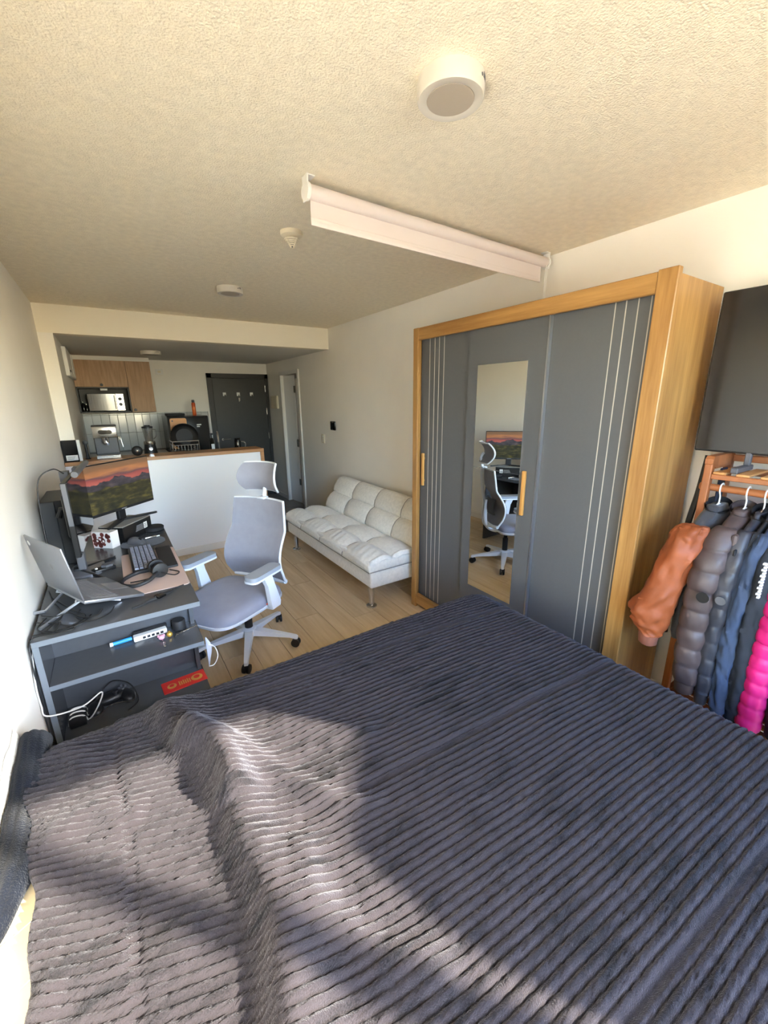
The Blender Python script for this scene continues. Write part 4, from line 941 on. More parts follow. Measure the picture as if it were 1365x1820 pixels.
for k in range(6): MB().box(-0.025+0.009*k, -0.02+0.009*k, -0.02, 0.015-0.005*(k % 2), 0.004, 0.0046).build('gold_print', 'gold_print', rv)
mkk = thing('face_mask', 'white folded face mask hanging from the right end of the desk', 'face mask', (0.592, 1.90, 0.55))
MB().grid(lambda u, v: (0.003+0.022*math.sin(v*PI)*u+0.004*u, 0.002+0.055*(u-0.2)*(0.6+0.4*math.sin(v*PI)), -0.14*v+0.006*math.sin(u*9)), 10, 14).grid(lambda u, v: (0.006+0.022*math.sin(v*PI)*u+0.004*u, 0.004+0.055*(u-0.2)*(0.6+0.4*math.sin(v*PI)), -0.14*v+0.006*math.sin(u*9)), 10, 14).build('mask_cloth', 'mask_fabric', mkk, 80)
MB().tube(cr([(0.012, 0.03, -0.04), (0.04, 0.03, -0.055), (0.05, 0.02, -0.10), (0.03, 0.01, -0.135), (0.006, 0.005, -0.135)]), 0.0022, 6).build('ear_loop', 'cable_white', mkk, True)

# ================================================================== CLOTHES RACK, TV
RX0, RX1, RY0, RY1, RT = 2.375, 2.605, -0.26, 0.752, 1.362
rk = thing('clothes_rack', 'reddish wooden clothes rack with slatted top shelf beside the wardrobe', 'clothes rack', (RX0, RY0, 0))
rl = RY1-RY0; rd = RX1-RX0
for yy in (0.0, rl-0.028):
    MB().rbox(0, 0.03, yy, yy+0.028, 0.0, RT-0.03, 0.004, 2).build('post', 'rack_wood_z', rk)
    MB().rbox(rd-0.03, rd, yy, yy+0.028, 0.0, RT-0.03, 0.004, 2).build('post', 'rack_wood_z', rk)
    MB().prism([(0, RT-0.03), (0.0, RT-0.012), (0.012, RT), (rd-0.012, RT), (rd, RT-0.012), (rd, RT-0.03), (rd-0.03, RT-0.045), (rd-0.04, RT-0.052), (0.04, RT-0.052), (0.03, RT-0.045)], yy, yy+0.028, 'y').build('end_cap', 'rack_wood_z', rk)
    MB().rbox(0.03, rd-0.03, yy+0.004, yy+0.024, 0.22, 0.25, 0.003, 1).build('end_rail', 'rack_wood_y', rk)
for xx in (0.002, rd-0.022): MB().rbox(xx, xx+0.02, 0.028, rl-0.028, 1.272, 1.292, 0.003, 1).build('shelf_rail', 'rack_wood_y', rk)
for k in range(13): MB().rbox(0.004, rd-0.004, 0.05+0.074*k, 0.05+0.074*k+0.042, 1.2925, 1.3015, 0.002, 1).build('shelf_slat', 'rack_slat', rk)
MB().cyl((0.03, -0.012, 1.235), (0.03, rl+0.010, 1.235), 0.0145).build('hanging_rail', 'rack_wood_y', rk, True)
MB().rbox(rd-0.026, rd-0.006, 0.028, rl-0.028, RT-0.035, RT-0.008, 0.003, 1).build('back_rail', 'rack_wood_y', rk)
for k in range(4): MB().rbox(0.02+0.052*k, 0.055+0.052*k, 0.028, rl-0.028, 0.2505, 0.262, 0.003, 1).build('lower_slat', 'rack_wood_y', rk)

tv = thing('television', 'large black flat television standing on the wooden clothes rack', 'television', (2.44, 0.29, 1.302))
MB().rbox(0.062, 0.085, -0.55, 0.553, 0.066, 0.690, 0.004, 1).rbox(0.082, 0.12, -0.35, 0.35, 0.10, 0.48, 0.015, 2).build('casing', 'black_plastic', tv)
MB().box(0.0605, 0.0622, -0.545, 0.548, 0.074, 0.686).build('screen', 'tv_screen', tv)
for yy in (0.365, -0.42):
    ft = MB().rbox(-0.06, 0.17-0.06, yy-0.012, yy+0.012, 0.0005, 0.022, 0.003, 1).rbox(0.062, 0.085, yy-0.010, yy+0.010, 0.02, 0.075, 0.003, 1)
    ft.build('stand_foot', 'grey_plastic', tv)
tag(MB().tube(cr([(2.46, 0.772, 1.355), (2.44, 0.776, 1.20), (2.40, 0.779, 1.05), (2.37, 0.782, 0.80), (2.38, 0.78, 0.55)]), [0.012]*25, 8).build('belt', 'black_soft', None, True), 'black belt hanging outside the rack next to the wardrobe', 'belt')
sp_ = thing('shoulder_strap', 'navy webbing strap with metal buckle hanging inside the rack end', 'strap', (2.47, 0.715, 1.31))
MB().rbox(-0.025, 0.035, -0.004, 0.004, -0.33, 0.0, 0.003, 1).build('webbing', 'navy_strap', sp_)
MB().rbox(-0.03, -0.005, -0.010, -0.004, -0.20, -0.17, 0.002, 1).tube([(-0.02, -0.008, -0.17), (-0.02, -0.008, -0.14)], 0.003).build('buckle', 'steel', sp_)

HX = RX0+0.03
def hanger(y, label):
    h = thing('coat_hanger', label, 'hanger', (HX, y, 1.235), 0, 'white hangers on the wooden rack')
    MB().tube(cr([(0.012, 0, -0.014), (0.021, 0, 0.0), (0.012, 0, 0.0185), (0.0, 0, 0.0195), (-0.014, 0, 0.012), (-0.016, 0, -0.01), (0.0, 0, -0.035), (0.0, 0, -0.06)], 5), 0.0028, 6).build('hook', 'white_plastic', h, True)
    MB().tube(cr([(-0.15, 0, -0.150), (-0.08, 0, -0.120), (0.0, 0, -0.062), (0.08, 0, -0.120), (0.15, 0, -0.150)], 5), 0.004, 6).tube([(-0.15, 0, -0.150), (0.15, 0, -0.150)], 0.0035, 6).build('shoulder_bar', 'white_plastic', h, True)
def jacket(name, label, cat, y, body, sleeve, puffer=0.0, length=0.72, slen=0.62, th=0.036, sr=0.05, bow=0.03, cuff=None, collar=None, out=0.0, wid=1.0, path=None, flat=1.0, wr=0.006):
    """hanging jacket: lofted body, two sleeves, cuffs and collar; puffer = height of a quilted band"""
    j = thing(name, label, cat, (HX, y, 1.235))
    N = 40; rings = []
    keys = [(0.065, 0.058, 0.75), (0.085, 0.072, 0.85), (0.105, 0.125, 0.95), (0.128, 0.172, 1.0), (0.16, 0.19, 1.0), (0.22, 0.19, 1.05), (0.35, 0.185, 1.1), (0.5, 0.188, 1.1), (length-0.03, 0.19, 1.05), (length, 0.18, 0.9)]
    m_ = 110
    for i in range(m_+1):
        d = 0.065+(length-0.065)*i/m_
        for (d0, w0, t0), (d1, w1, t1) in zip(keys, keys[1:]):
            if d0 <= d <= d1+1e-9:
                q = (d-d0)/(d1-d0); w_ = w0+(w1-w0)*q; t_ = t0+(t1-t0)*q; break
        if puffer and d > 0.16:
            b = abs(math.sin(PI*(d-0.16)/puffer))**0.42; t_ *= 0.62+0.42*b; w_ *= 0.965+0.04*b
        ring = []
        for k in range(N):
            a = 2*PI*k/N; c_, s_ = math.cos(a), math.sin(a)
            nz = mnoise.noise(Vector((c_*2.2+y*30, s_*2.2, d*9)))
            fold = 1+(0.12 if puffer else 0.28)*nz+(0.12*math.sin(5*a+6*d+y*40) if not puffer else 0)
            ring.append((wid*w_*abs(c_)**0.8*(1 if c_ > 0 else -1), th*t_*abs(s_)**0.75*(1 if s_ > 0 else -1)*fold, -d))
        rings.append(ring)
    MB().loft(rings).build('body', body, j, 80)
    for s in (-1, 1):
        M_ = 120; NS = 28; rg = []
        if path: cp = cr([(s*abs(a) if s > 0 else a, b*(1 if s < 0 else 0.4), c) for a, b, c, _ in path], 30); cr_ = cr([(r_, 0, 0) for *_, r_ in path], 30)
        for i in range(M_+1):
            q = i/M_
            if path:
                t = q*(len(cp)-1); i0 = min(int(t), len(cp)-2); f = t-i0; P = cp[i0].lerp(cp[i0+1], f); r_ = cr_[i0].lerp(cr_[i0+1], f).x
            else:
                P = Vector((s*(wid*0.150+0.066*math.sin(min(1, q*2.6)*PI/2)-0.010*q)+(out*q if s < 0 else 0), bow*math.sin(q*PI)*(1 if s < 0 else 0.4)+bow*0.6*q, -0.115-0.02*q-(slen-0.0)*q)); wr = 0.0022 if puffer else 0.005
                r_ = sr*(1.0-0.16*q)*(0.62+0.38*min(1, q*6)**0.6)
            if puffer: b = abs(math.sin(PI*(q*slen)/puffer))**0.42; r_ *= 0.84+0.2*b
            ring = []
            for k in range(NS):
                a = 2*PI*k/NS; c_, s_ = math.cos(a), math.sin(a)
                sag = 1.0
                n1 = mnoise.noise(Vector((c_*1.7+s*3+y*20, s_*1.7, q*slen*11+0.5*c_)))
                n2 = mnoise.noise(Vector((c_*2.6+y*9, s_*2.6+s*5, q*slen*26+2.2*c_+1.1*s_)))
                rr_ = r_+wr*(1.6*n1+1.5*n2)
                ring.append((P.x+rr_*c_, P.y+rr_*s_*flat, P.z+0.018*s_*math.sin(q*9)*(0 if puffer else 1)))
            rg.append(ring)
        sl = MB().loft(rg).build('sleeve', sleeve, j, 80)
        e = P; er = r_
        cm = cuff or sleeve
        cf = [[(e.x+er*f_*math.cos(2*PI*k/20)*(1+0.02*(k % 2)), e.y+er*f_*flat*math.sin(2*PI*k/20)*(1+0.02*(k % 2)), e.z+dz) for k in range(20)] for f_, dz in ((0.80, 0.015), (0.82, -0.012), (0.74, -0.05), (0.6, -0.056))]
        MB().loft(cf).build('cuff', cm, sl, True)
    cm = collar or body
    def colf(u, v):
        a = 2*PI*u; r_ = 1+0.25*v
        return (0.062*math.cos(a)*r_, (0.5+0.5*th/0.036)*0.034*math.sin(a)*r_, -0.098+(0.034+0.012*math.sin(a))*v+0.016*math.cos(a)*v)
    MB().grid(colf, 24, 6, closeu=True).grid(lambda u, v: tuple(0.88*c if i < 2 else c for i, c in enumerate(colf(u, v))), 24, 6, closeu=True).build('collar', cm, j, 80)
    return j
jo = jacket('varsity_jacket', 'varsity jacket with burnt orange leather sleeves and dark body', 'jacket', 0.688, 'charcoal_wool', 'orange_leather', 0, 0.62, 0.50, 0.036, 0.062, 0.055, 'rib_brown', 'black_fabric', -0.015, 1.0, path=[(-0.172, 0.0, -0.125, 0.036), (-0.20, 0.012, -0.17, 0.054), (-0.222, 0.03, -0.27, 0.060), (-0.235, 0.055, -0.40, 0.064), (-0.245, 0.085, -0.50, 0.070), (-0.24, 0.085, -0.56, 0.062), (-0.235, 0.075, -0.605, 0.046)], wr=0.010)
# dark shoulder yoke over the orange sleeve
jb = jacket('puffer_jacket', 'brown quilted puffer jacket with round sleeve badge', 'jacket', 0.603, 'brown_nylon', 'brown_nylon', 0.078, 0.78, 0.62, 0.036, 0.056, 0.012, 'brown_nylon', 'brown_nylon', -0.012)
for k in [c for c in jb.children if c.name.startswith('sleeve')][:1]:
    MB().lathe([(0.020, -0.005), (0.020, 0.0), (0.014, 0.004)], (-0.285, -0.012, -0.36), 18, 'x').build('badge', 'black_plastic', k, True)
MB().rbox(-0.20, -0.06, -0.052, -0.030, -0.20, -0.125, 0.012, 2).build('storm_flap', 'brown_nylon', jb, True)
MB().rbox(-0.215, -0.165, -0.058, -0.050, -0.20, -0.175, 0.003, 1).build('velcro_tab', 'black_fabric', jb)
jd = jacket('puffer_jacket', 'dark slate quilted puffer jacket behind the brown one', 'jacket', 0.548, 'dark_nylon', 'dark_nylon', 0.07, 0.80, 0.64, 0.019, 0.034, 0.006, 'dark_nylon', 'black_fabric', -0.006)
for k in [c for c in jd.children if c.name.startswith('sleeve')][:1]:
    MB().lathe([(0.016, -0.004), (0.016, 0.0), (0.012, 0.003)], (-0.262, -0.004, -0.36), 18, 'x').build('badge', 'grey_plastic', k, True)
jl = jacket('fleece_jacket', 'steel blue fleece jacket hanging mid rack', 'jacket', 0.490, 'blue_fabric', 'blue_fabric', 0, 0.84, 0.68, 0.016, 0.032, 0.008, None, None, -0.004)
jk = jacket('track_jacket', 'black track jacket with small white lettering down its sleeve', 'jacket', 0.447, 'ink_fabric', 'ink_fabric', 0, 0.84, 0.66, 0.021, 0.037, 0.004, None, 'black_fabric', 0.004)
for k in [c for c in jk.children if c.name.startswith('sleeve')][:1]:
    for q in range(12): MB().rbox(-0.260, -0.246, 0.004-0.006, 0.004+0.006-0.004*(q % 2), -0.19-0.011*q, -0.183-0.011*q, 0.0006, 1).build('lettering', 'label_white', k)
jc = jacket('black_coat', 'plain black coat between the slate puffer and the blue fleece', 'coat', 0.518, 'black_fabric', 'black_fabric', 0, 0.86, 0.60, 0.010, 0.018, 0.0, None, None, 0.02, 0.95)
jp = jacket('puffer_jacket', 'hot pink quilted puffer jacket on the rack', 'jacket', 0.395, 'pink_nylon', 'pink_nylon', 0.05, 0.80, 0.70, 0.028, 0.044, 0.004, None, None, -0.006)
je = jacket('black_coat', 'black coat hanging on the window side of the pink puffer', 'coat', 0.325, 'black_fabric', 'black_fabric', 0, 0.86, 0.64, 0.034, 0.046, 0.0)
jg = jacket('added_coat', 'unseen thick grey coat added at the window end of the rack to block light', 'coat', 0.20, 'charcoal_wool', 'charcoal_wool', 0, 0.90, 0.66, 0.05, 0.058, 0.0)  # out of view, added to block window light reaching the wardrobe side
for y, lb_ in ((0.688, 'white hanger inside the orange-sleeved varsity jacket'), (0.603, 'white hanger inside the brown puffer jacket'), (0.548, 'white hanger inside the slate puffer jacket'),
              (0.490, 'white hanger inside the steel blue fleece'), (0.447, 'white hanger inside the track jacket with lettering'), (0.518, 'white hanger inside the plain black coat by the fleece'), (0.395, 'white hanger inside the hot pink puffer'), (0.325, 'white hanger inside the black coat nearest the window')):
    hanger(y, lb_)

# ================================================================== CEILING FIXTURES
def ceil_light(x, y, z, r, h, label, rot):
    o = thing('ceiling_light', label, 'ceiling light', (x, y, z), rot, 'round white ceiling lights')
    MB().lathe([(r*0.70, -h+0.002), (r*0.735, -h), (r*0.97, -h), (r, -h+0.004), (r, -0.001), (r*0.99, 0)], n=64).build('housing', 'fixture_white', o, 35)
    MB().lathe([(0.0, -h+0.0005), (r*0.705, -h+0.0005), (r*0.72, -h+0.003)], n=48).build('diffuser', 'diffuser', o, 35)
    for k in range(3):
        a = 0.09*k; c_, s_ = math.cos(a), math.sin(a)
        q = MB(); q.M = Matrix.Rotation(a, 4, 'Z'); q.box(r-0.001, r+0.0006, -0.0022, 0.0022, -h*0.45, -h*0.18).build('vent_slot', 'grey_plastic', o)
    q = MB(); q.M = Matrix.Rotation(-0.12, 4, 'Z'); q.lathe([(0.004, r-0.001), (0.004, r+0.0006)], (0, 0, -h*0.4), 10, 'x').build('vent_slot', 'grey_plastic', o)
ceil_light(1.268, 1.098, H, 0.088, 0.044, 'round white ceiling light above the bed, largest in view', math.radians(-62))
ceil_light(1.283, 3.50, H, 0.092, 0.044, 'round white ceiling light between smoke detector and header', math.radians(-60))
ceil_light(0.937, 5.94, ZB, 0.11, 0.04, 'round white ceiling light in the kitchen', math.radians(-60))
sdn = thing('smoke_detector', 'cream smoke detector with ribbed cone on the ceiling', 'smoke detector', (1.285, 2.275, H))
MB().lathe([(0.022, -0.030), (0.040, -0.022), (0.052, -0.018), (0.055, -0.002), (0.055, 0)], n=40).build('base', 'cream_plastic', sdn, 35)
for k in range(5):
    r_ = 0.036-0.006*k; MB().lathe([(r_-0.004, -0.036-0.007*k), (r_, -0.034-0.007*k), (r_, -0.031-0.007*k), (r_-0.004, -0.031-0.007*k)], n=28).build('louvre_ring', 'cream_plastic', sdn, 35)
MB().lathe([(0.006, -0.066), (0.02, -0.045), (0.03, -0.029)], n=20).build('core', 'grey_plastic', sdn, True)
for k in range(4):
    a = k*PI/2+0.4; MB().tube([(0.037*math.cos(a), 0.037*math.sin(a), -0.03), (0.008*math.cos(a), 0.008*math.sin(a), -0.068)], 0.003, 6).build('rib', 'cream_plastic', sdn)

rb = thing('roller_blind', 'white roller screen hanging just below the ceiling', 'projection screen', (1.125, 1.735, H))
ax_ = Vector((1.525, 0.062, 0)); rb.rotation_euler = (0, 0, math.atan2(0.062, 1.525)); BLn = ax_.length
MB().cyl((0.012, 0, -0.052), (BLn-0.012, 0, -0.052), 0.026, 28).build('roll', 'blind_fabric', rb, True)
MB().box(0.02, BLn-0.05, 0.0005, 0.0020, -0.152, -0.05).build('hanging_fabric', 'blind_fabric', rb)
MB().rbox(0.02, BLn-0.05, -0.0022, 0.0045, -0.160, -0.142, 0.003, 2).build('hem_bar', 'blind_fabric', rb, True)
MB().tube([(0.02, 0.0003, -0.132), (BLn-0.05, 0.0003, -0.132)], 0.0015, 5).build('fabric_seam', 'blind_fabric', rb)
for xx, s in ((0.0, 1), (BLn-0.006, -1)):
    b_ = MB().rbox(xx, xx+0.006, -0.022, 0.022, -0.085, -0.0005, 0.002, 1).rbox(xx-(0.03 if s < 0 else 0), xx+(0.036 if s > 0 else 0.006), -0.02, 0.02, -0.006, -0.0005, 0.002, 1)
    b_.lathe([(0.03, -0.004), (0.031, 0.004), (0.03, 0.010)], (xx+0.003*s, 0, -0.052), 20, 'x').build('bracket', 'white_plastic', rb, 35)
MB().tube(cr([(BLn-0.03, -0.02, -0.07), (BLn-0.035, -0.02, -0.16), (BLn-0.02, -0.015, -0.28), (BLn-0.005, -0.01, -0.16), (BLn-0.012, -0.015, -0.06)]), 0.0022, 6).build('pull_cord', 'white_plastic', rb, True)

# ================================================================== WALL DEVICES
sw = thing('light_switch', 'white light switch plate on the right wall near the folding door', 'light switch', (W, 5.06, 1.105))
MB().rbox(-0.010, 0, -0.04, 0.04, -0.058, 0.058, 0.003, 2).build('plate', 'cream_plastic', sw, True)
for z in (-0.03, 0.0, 0.03): MB().rbox(-0.014, -0.010, -0.012, 0.012, z-0.011, z+0.011, 0.002, 1).build('rocker', 'white_plastic', sw)
th_ = thing('thermostat', 'small black thermostat panel on the right wall above the sofa', 'thermostat', (W, 4.75, 1.285))
MB().rbox(-0.018, 0, -0.065, 0.065, -0.055, 0.055, 0.01, 3).build('case', 'black_gloss', th_, True)
MB().box(-0.0188, -0.018, -0.045, 0.045, -0.035, 0.035).build('display', 'black_gloss', th_)
ic = thing('fuse_box', 'cream fuse box cover on the right wall beside the entry door', 'fuse box', (W, 6.80, 1.565))
MB().rbox(-0.03, 0, -0.14, 0.14, -0.10, 0.10, 0.006, 2).build('cover', 'cream_plastic', ic, True)
MB().rbox(-0.034, -0.03, -0.125, 0.125, -0.085, 0.085, 0.003, 1).build('lid', 'cream_plastic', ic)
ol = thing('wall_outlet', 'white outlet plate high on the kitchen wall beside the cabinet', 'outlet', (1.12, YK, 2.013))
MB().rbox(-0.05, 0.05, -0.010, 0, -0.035, 0.035, 0.003, 2).build('plate', 'white_plastic', ol, True)
MB().rbox(-0.02, 0.02, -0.013, -0.010, -0.015, 0.015, 0.002, 1).build('socket', 'cream_plastic', ol)
gr = thing('wall_heater', 'white louvred panel on the left kitchen wall', 'vent panel', (XP, 6.05, 2.0))
MB().rbox(0, 0.035, -0.55, 0.55, -0.14, 0.14, 0.006, 2).build('case', 'white_plastic', gr, True)
for k in range(9): MB().rbox(0.035, 0.040, 0.10+0.045*k, 0.125+0.045*k, -0.12, 0.12, 0.001, 1).build('louvre', 'white_trim', gr)
MB().lathe([(0.012, 0.035), (0.012, 0.040), (0.009, 0.042)], (0, -0.45, -0.09), 14, 'x').build('knob', 'black_plastic', gr, True)
for i, (x_, lb_) in enumerate(((1.99, 'white coat hook on the dark entry door, farthest from hinges'), (2.203, 'white coat hook in the middle of the entry door holding keys'), (2.413, 'white coat hook on the entry door nearest its hinges'))):
    hk = thing('coat_hook', lb_, 'hook', (x_, YK-0.045, 1.688), 0, 'white hooks on the entry door')
    MB().rbox(-0.025, 0.025, -0.008, 0, -0.02, 0.035, 0.006, 2).build('plate', 'white_plastic', hk, True)
    MB().tube(cr([(0, -0.008, 0.0), (0, -0.03, -0.03), (0, -0.045, -0.02), (0, -0.05, 0.0)]), 0.006, 6).build('hook', 'steel', hk, True)
kr = thing('key_ring', 'bunch of keys hanging on the middle door hook', 'keys', (2.203, YK-0.082, 1.65))
MB().tube([(0.012*math.cos(a*PI/8), 0, 0.012*math.sin(a*PI/8)) for a in range(16)], 0.002, 6, closed=True).build('ring', 'steel', kr, True)
MB().rbox(-0.012, 0.002, -0.003, 0.0, -0.07, -0.01, 0.001, 1).rbox(0.002, 0.014, 0.001, 0.004, -0.06, -0.01, 0.001, 1).build('key', 'steel', kr)

# ================================================================== KITCHEN
BZT = 1.077; PY = 4.733
pn = thing('breakfast_bar', 'white breakfast bar with oak top and oak end panel', 'counter', (0.0, PY, 0))
MB().box(0.001, 1.765, 0.0, 0.064, 0.07, BZT-0.035).build('front_panel', 'white_panel', pn)
MB().rbox(0.001, 1.765, -0.012, 0.064, 0.0, 0.075, 0.002, 1).build('plinth', 'white_trim', pn)
MB().rbox(XP+0.002, 1.80, -0.032, 0.27, BZT-0.035, BZT, 0.002, 1).rbox(0.001, XP+0.002, -0.032, 0.064, BZT-0.035, BZT, 0.002, 1).build('oak_top', 'counter_oak', pn)
MB().rbox(1.765, 1.80, -0.03, 0.27, 0.0, BZT-0.036, 0.002, 1).build('end_panel', 'counter_oak', pn)
su = thing('sink_unit', 'kitchen sink unit with pale worktop behind the breakfast bar', 'kitchen cabinet', (0, 5.005, 0))
MB().box(XP+0.002, 1.765, 0.002, 0.56, 0.10, 0.86).build('carcass', 'cabinet_dark', su)
MB().box(XP+0.002, 1.27, 0.002, 0.58, 0.86, 0.90).box(1.62, 1.765, 0.002, 0.58, 0.86, 0.90).box(1.27, 1.62, 0.002, 0.08, 0.86, 0.90).box(1.27, 1.62, 0.45, 0.58, 0.86, 0.90).build('worktop', 'worktop', su)
MB().box(1.27, 1.62, 0.08, 0.45, 0.861, 0.864).build('sink_basin', 'steel', su)
for k in range(3): MB().rbox(0.12+0.55*k, 0.655+0.55*k, 0.56, 0.578, 0.11, 0.85, 0.002, 1).build('door', 'cabinet_oak', su)
bc = thing('base_cabinet', 'low kitchen cabinet with pale worktop along the tiled wall', 'kitchen cabinet', (XP, 6.56, 0))
MB().box(0.002, 0.93, 0.0, 0.565, 0.10, 0.86).build('carcass', 'cabinet_dark', bc)
MB().rbox(0.002, 0.94, -0.02, 0.565, 0.86, 0.90, 0.002, 1).build('worktop', 'worktop', bc)
for k in range(2): MB().rbox(0.004+0.465*k, 0.465+0.465*k, -0.018, 0.0, 0.11, 0.85, 0.002, 1).build('door', 'cabinet_oak', bc)
uc = thing('wall_cabinet', 'oak wall cabinet with black open niche above the tiles', 'kitchen cabinet', (XP, 6.79, 0))
X0, X1, X2 = 0.002, 0.583, 0.872
Z0, Z1, Z2 = 1.46, 1.787, 2.118
MB().box(X0, X2, 0.018, 0.345, Z2-0.016, Z2).box(X0, X2, 0.018, 0.345, Z0, Z0+0.016).box(X0, X0+0.016, 0.018, 0.345, Z0, Z2).box(X2-0.016, X2, 0.018, 0.345, Z0, Z2).box(X1-0.008, X1+0.008, 0.018, 0.345, Z0, Z2).box(X0, X1, 0.018, 0.345, Z1-0.016, Z1).box(X0, X2, 0.335, 0.345, Z0, Z2).build('carcass', 'cabinet_dark', uc)
MB().box(X0, X1-0.008, 0.0, 0.018, Z1-0.016, Z1-0.001).box(X0, X1-0.001, 0.0, 0.018, Z0, Z0+0.016).box(X0, X0+0.014, 0.0, 0.018, Z0, Z1).box(X1-0.016, X1-0.001, 0.0, 0.018, Z0, Z1).build('niche_frame', 'cabinet_dark', uc)
da = MB().rbox(X0, X1-0.0015, 0.0, 0.018, Z1+0.001, Z2, 0.002, 1).build('door', 'cabinet_oak', uc)
MB().lathe([(0.016, -0.018), (0.018, -0.012), (0.010, 0.0)], (0.285, 0, Z1+0.028), 16, 'y').build('knob', 'black_plastic', da, True)
dbb = MB().rbox(X1+0.0015, X2, 0.0, 0.018, Z0, Z2, 0.002, 1).build('door', 'cabinet_oak', uc)
MB().lathe([(0.016, -0.018), (0.018, -0.012), (0.010, 0.0)], (X1+0.04, 0, Z0+0.03), 16, 'y').build('knob', 'black_plastic', dbb, True)
struct('trim_2', MB().box(XP, XP+0.872, 6.80, YK, 2.119, ZB-0.001), 'wall_paint')
mc = thing('microwave_oven', 'black microwave with mirrored door in the cabinet niche', 'microwave', (XP+0.10, 6.80, Z0+0.0165))
MB().rbox(0.0, 0.41, 0.012, 0.30, 0.008, 0.228, 0.004, 1).build('case', 'black_plastic', mc)
MB().rbox(0.004, 0.315, 0.0, 0.012, 0.010, 0.226, 0.002, 1).build('door', 'black_gloss', mc)
MB().rbox(0.318, 0.406, 0.0, 0.012, 0.010, 0.226, 0.002, 1).build('control_panel', 'steel', mc)
for z in (0.16, 0.09): MB().lathe([(0.020, -0.012), (0.022, 0.0)], (0.362, 0, z), 18, 'y').build('dial', 'grey_plastic', mc, True)
MB().tube([(0.30, -0.012, 0.03), (0.30, -0.012, 0.205)], 0.005).build('door_handle', 'chrome', mc, True)
for xx in (0.03, 0.36): MB().cyl((xx, 0.05, 0), (xx, 0.05, 0.009), 0.012, 10).cyl((xx, 0.26, 0), (xx, 0.26, 0.009), 0.012, 10).build('foot', 'black_soft', mc)
tag(MB().rbox(XP+0.26, XP+0.34, 6.83, 6.87, Z1-0.042, Z1-0.0165, 0.003, 1).build('niche_sticker', 'white_plastic'), 'small white sticker under the niche top above the microwave', 'lamp')  # white sticker built as a small block, gives no light
for i, (xx, hh) in enumerate(((0.045, 0.13), (0.078, 0.10))):
    bt = thing('spice_bottle', ('taller black bottle at the left of the microwave', 'shorter black bottle right beside the microwave')[i], 'bottle', (XP+xx, 6.86, Z0+0.0165), 0, 'black bottles in the cabinet niche')
    MB().lathe([(0.014, 0), (0.015, 0.004), (0.015, hh*0.7), (0.007, hh*0.82), (0.007, hh*0.88)], n=16).build('bottle_body', 'black_gloss', bt, True)
    MB().lathe([(0.009, hh*0.88), (0.009, hh), (0.006, hh+0.002)], n=14).build('cap', 'steel', bt, True)
fr = thing('fridge', 'black fridge standing between the tiled wall and the entry door', 'fridge', (1.062, 6.45, 0))
MB().rbox(0.0, 0.522, 0.04, 0.66, 0.02, 1.397, 0.006, 2).build('body', 'fridge_black', fr)
MB().rbox(0.002, 0.520, 0.0, 0.038, 0.72, 1.393, 0.008, 2).build('door', 'fridge_black', fr, True)
MB().rbox(0.002, 0.520, 0.0, 0.038, 0.03, 0.71, 0.008, 2).build('door', 'fridge_black', fr, True)
MB().rbox(0.36, 0.42, -0.0012, 0.0, 1.27, 1.285, 0.0004, 1).rbox(0.36, 0.40, -0.0012, 0.0, 1.245, 1.258, 0.0004, 1).build('brand_mark', 'label_white', fr)
for xx in (0.04, 0.48): MB().cyl((xx, 0.08, 0), (xx, 0.08, 0.022), 0.015, 10).cyl((xx, 0.6, 0), (xx, 0.6, 0.022), 0.015, 10).build('foot', 'black_plastic', fr)
tag(MB().rbox(1.075, 1.30, 6.52, 6.80, 1.3985, 1.435, 0.012, 2).build('baking_tray', 'black_soft', None, True), 'flat dark tray lying on top of the fridge', 'tray')
sc_ = thing('spray_can', 'orange and yellow spray can standing on the fridge', 'spray can', (1.44, 6.62, 1.3985))
MB().lathe([(0.024, 0), (0.026, 0.003), (0.026, 0.165), (0.020, 0.178)], n=22).build('can', 'orange_can', sc_, True)
MB().lathe([(0.019, 0.178), (0.020, 0.182), (0.019, 0.212), (0.014, 0.216)], n=18).build('cap', 'grey_plastic', sc_, True)
# coffee machine
cm = thing('espresso_machine', 'silver and black espresso machine on the breakfast bar', 'coffee machine', (0.245, 4.80, BZT+0.0004))
MB().rbox(0.0, 0.195, 0.10, 0.185, 0.0, 0.305, 0.006, 2).build('rear_housing', 'black_plastic', cm)
MB().rbox(0.0, 0.195, 0.0, 0.11, 0.195, 0.300, 0.008, 2).build('head', 'steel', cm, True)
MB().rbox(-0.002, 0.197, 0.0, 0.185, 0.298, 0.308, 0.003, 1).build('top_tray', 'black_plastic', cm)
MB().prism(rrect(0.045, 0.155, 0.228, 0.268, 0.019), -0.003, 0.002, 'y').build('control_panel', 'black_gloss', cm, 30)
MB().rbox(0.006, 0.189, 0.095, 0.101, 0.04, 0.195, 0.002, 1).build('splash_plate', 'grey_plastic', cm)
MB().rbox(0.0, 0.195, -0.02, 0.10, 0.0, 0.035, 0.004, 1).build('drip_tray', 'steel', cm)
MB().lathe([(0.022, 0.150), (0.03, 0.155), (0.032, 0.197)], (0.095, 0.05, 0), 22).build('group_head', 'chrome', cm, True)
MB().lathe([(0.010, 0.132), (0.026, 0.140), (0.028, 0.157)], (0.095, 0.045, 0), 20).tube([(0.095, 0.03, 0.148), (0.11, -0.07, 0.140)], [0.008, 0.011], 10).build('portafilter', 'chrome', cm, True)
MB().tube(cr([(0.19, 0.05, 0.20), (0.215, 0.04, 0.19), (0.222, 0.035, 0.14), (0.228, 0.03, 0.10)]), 0.004, 8).lathe([(0.010, 0.17), (0.010, 0.20)], (0.205, 0.05, 0), 12).build('steam_wand', 'steel', cm, True)
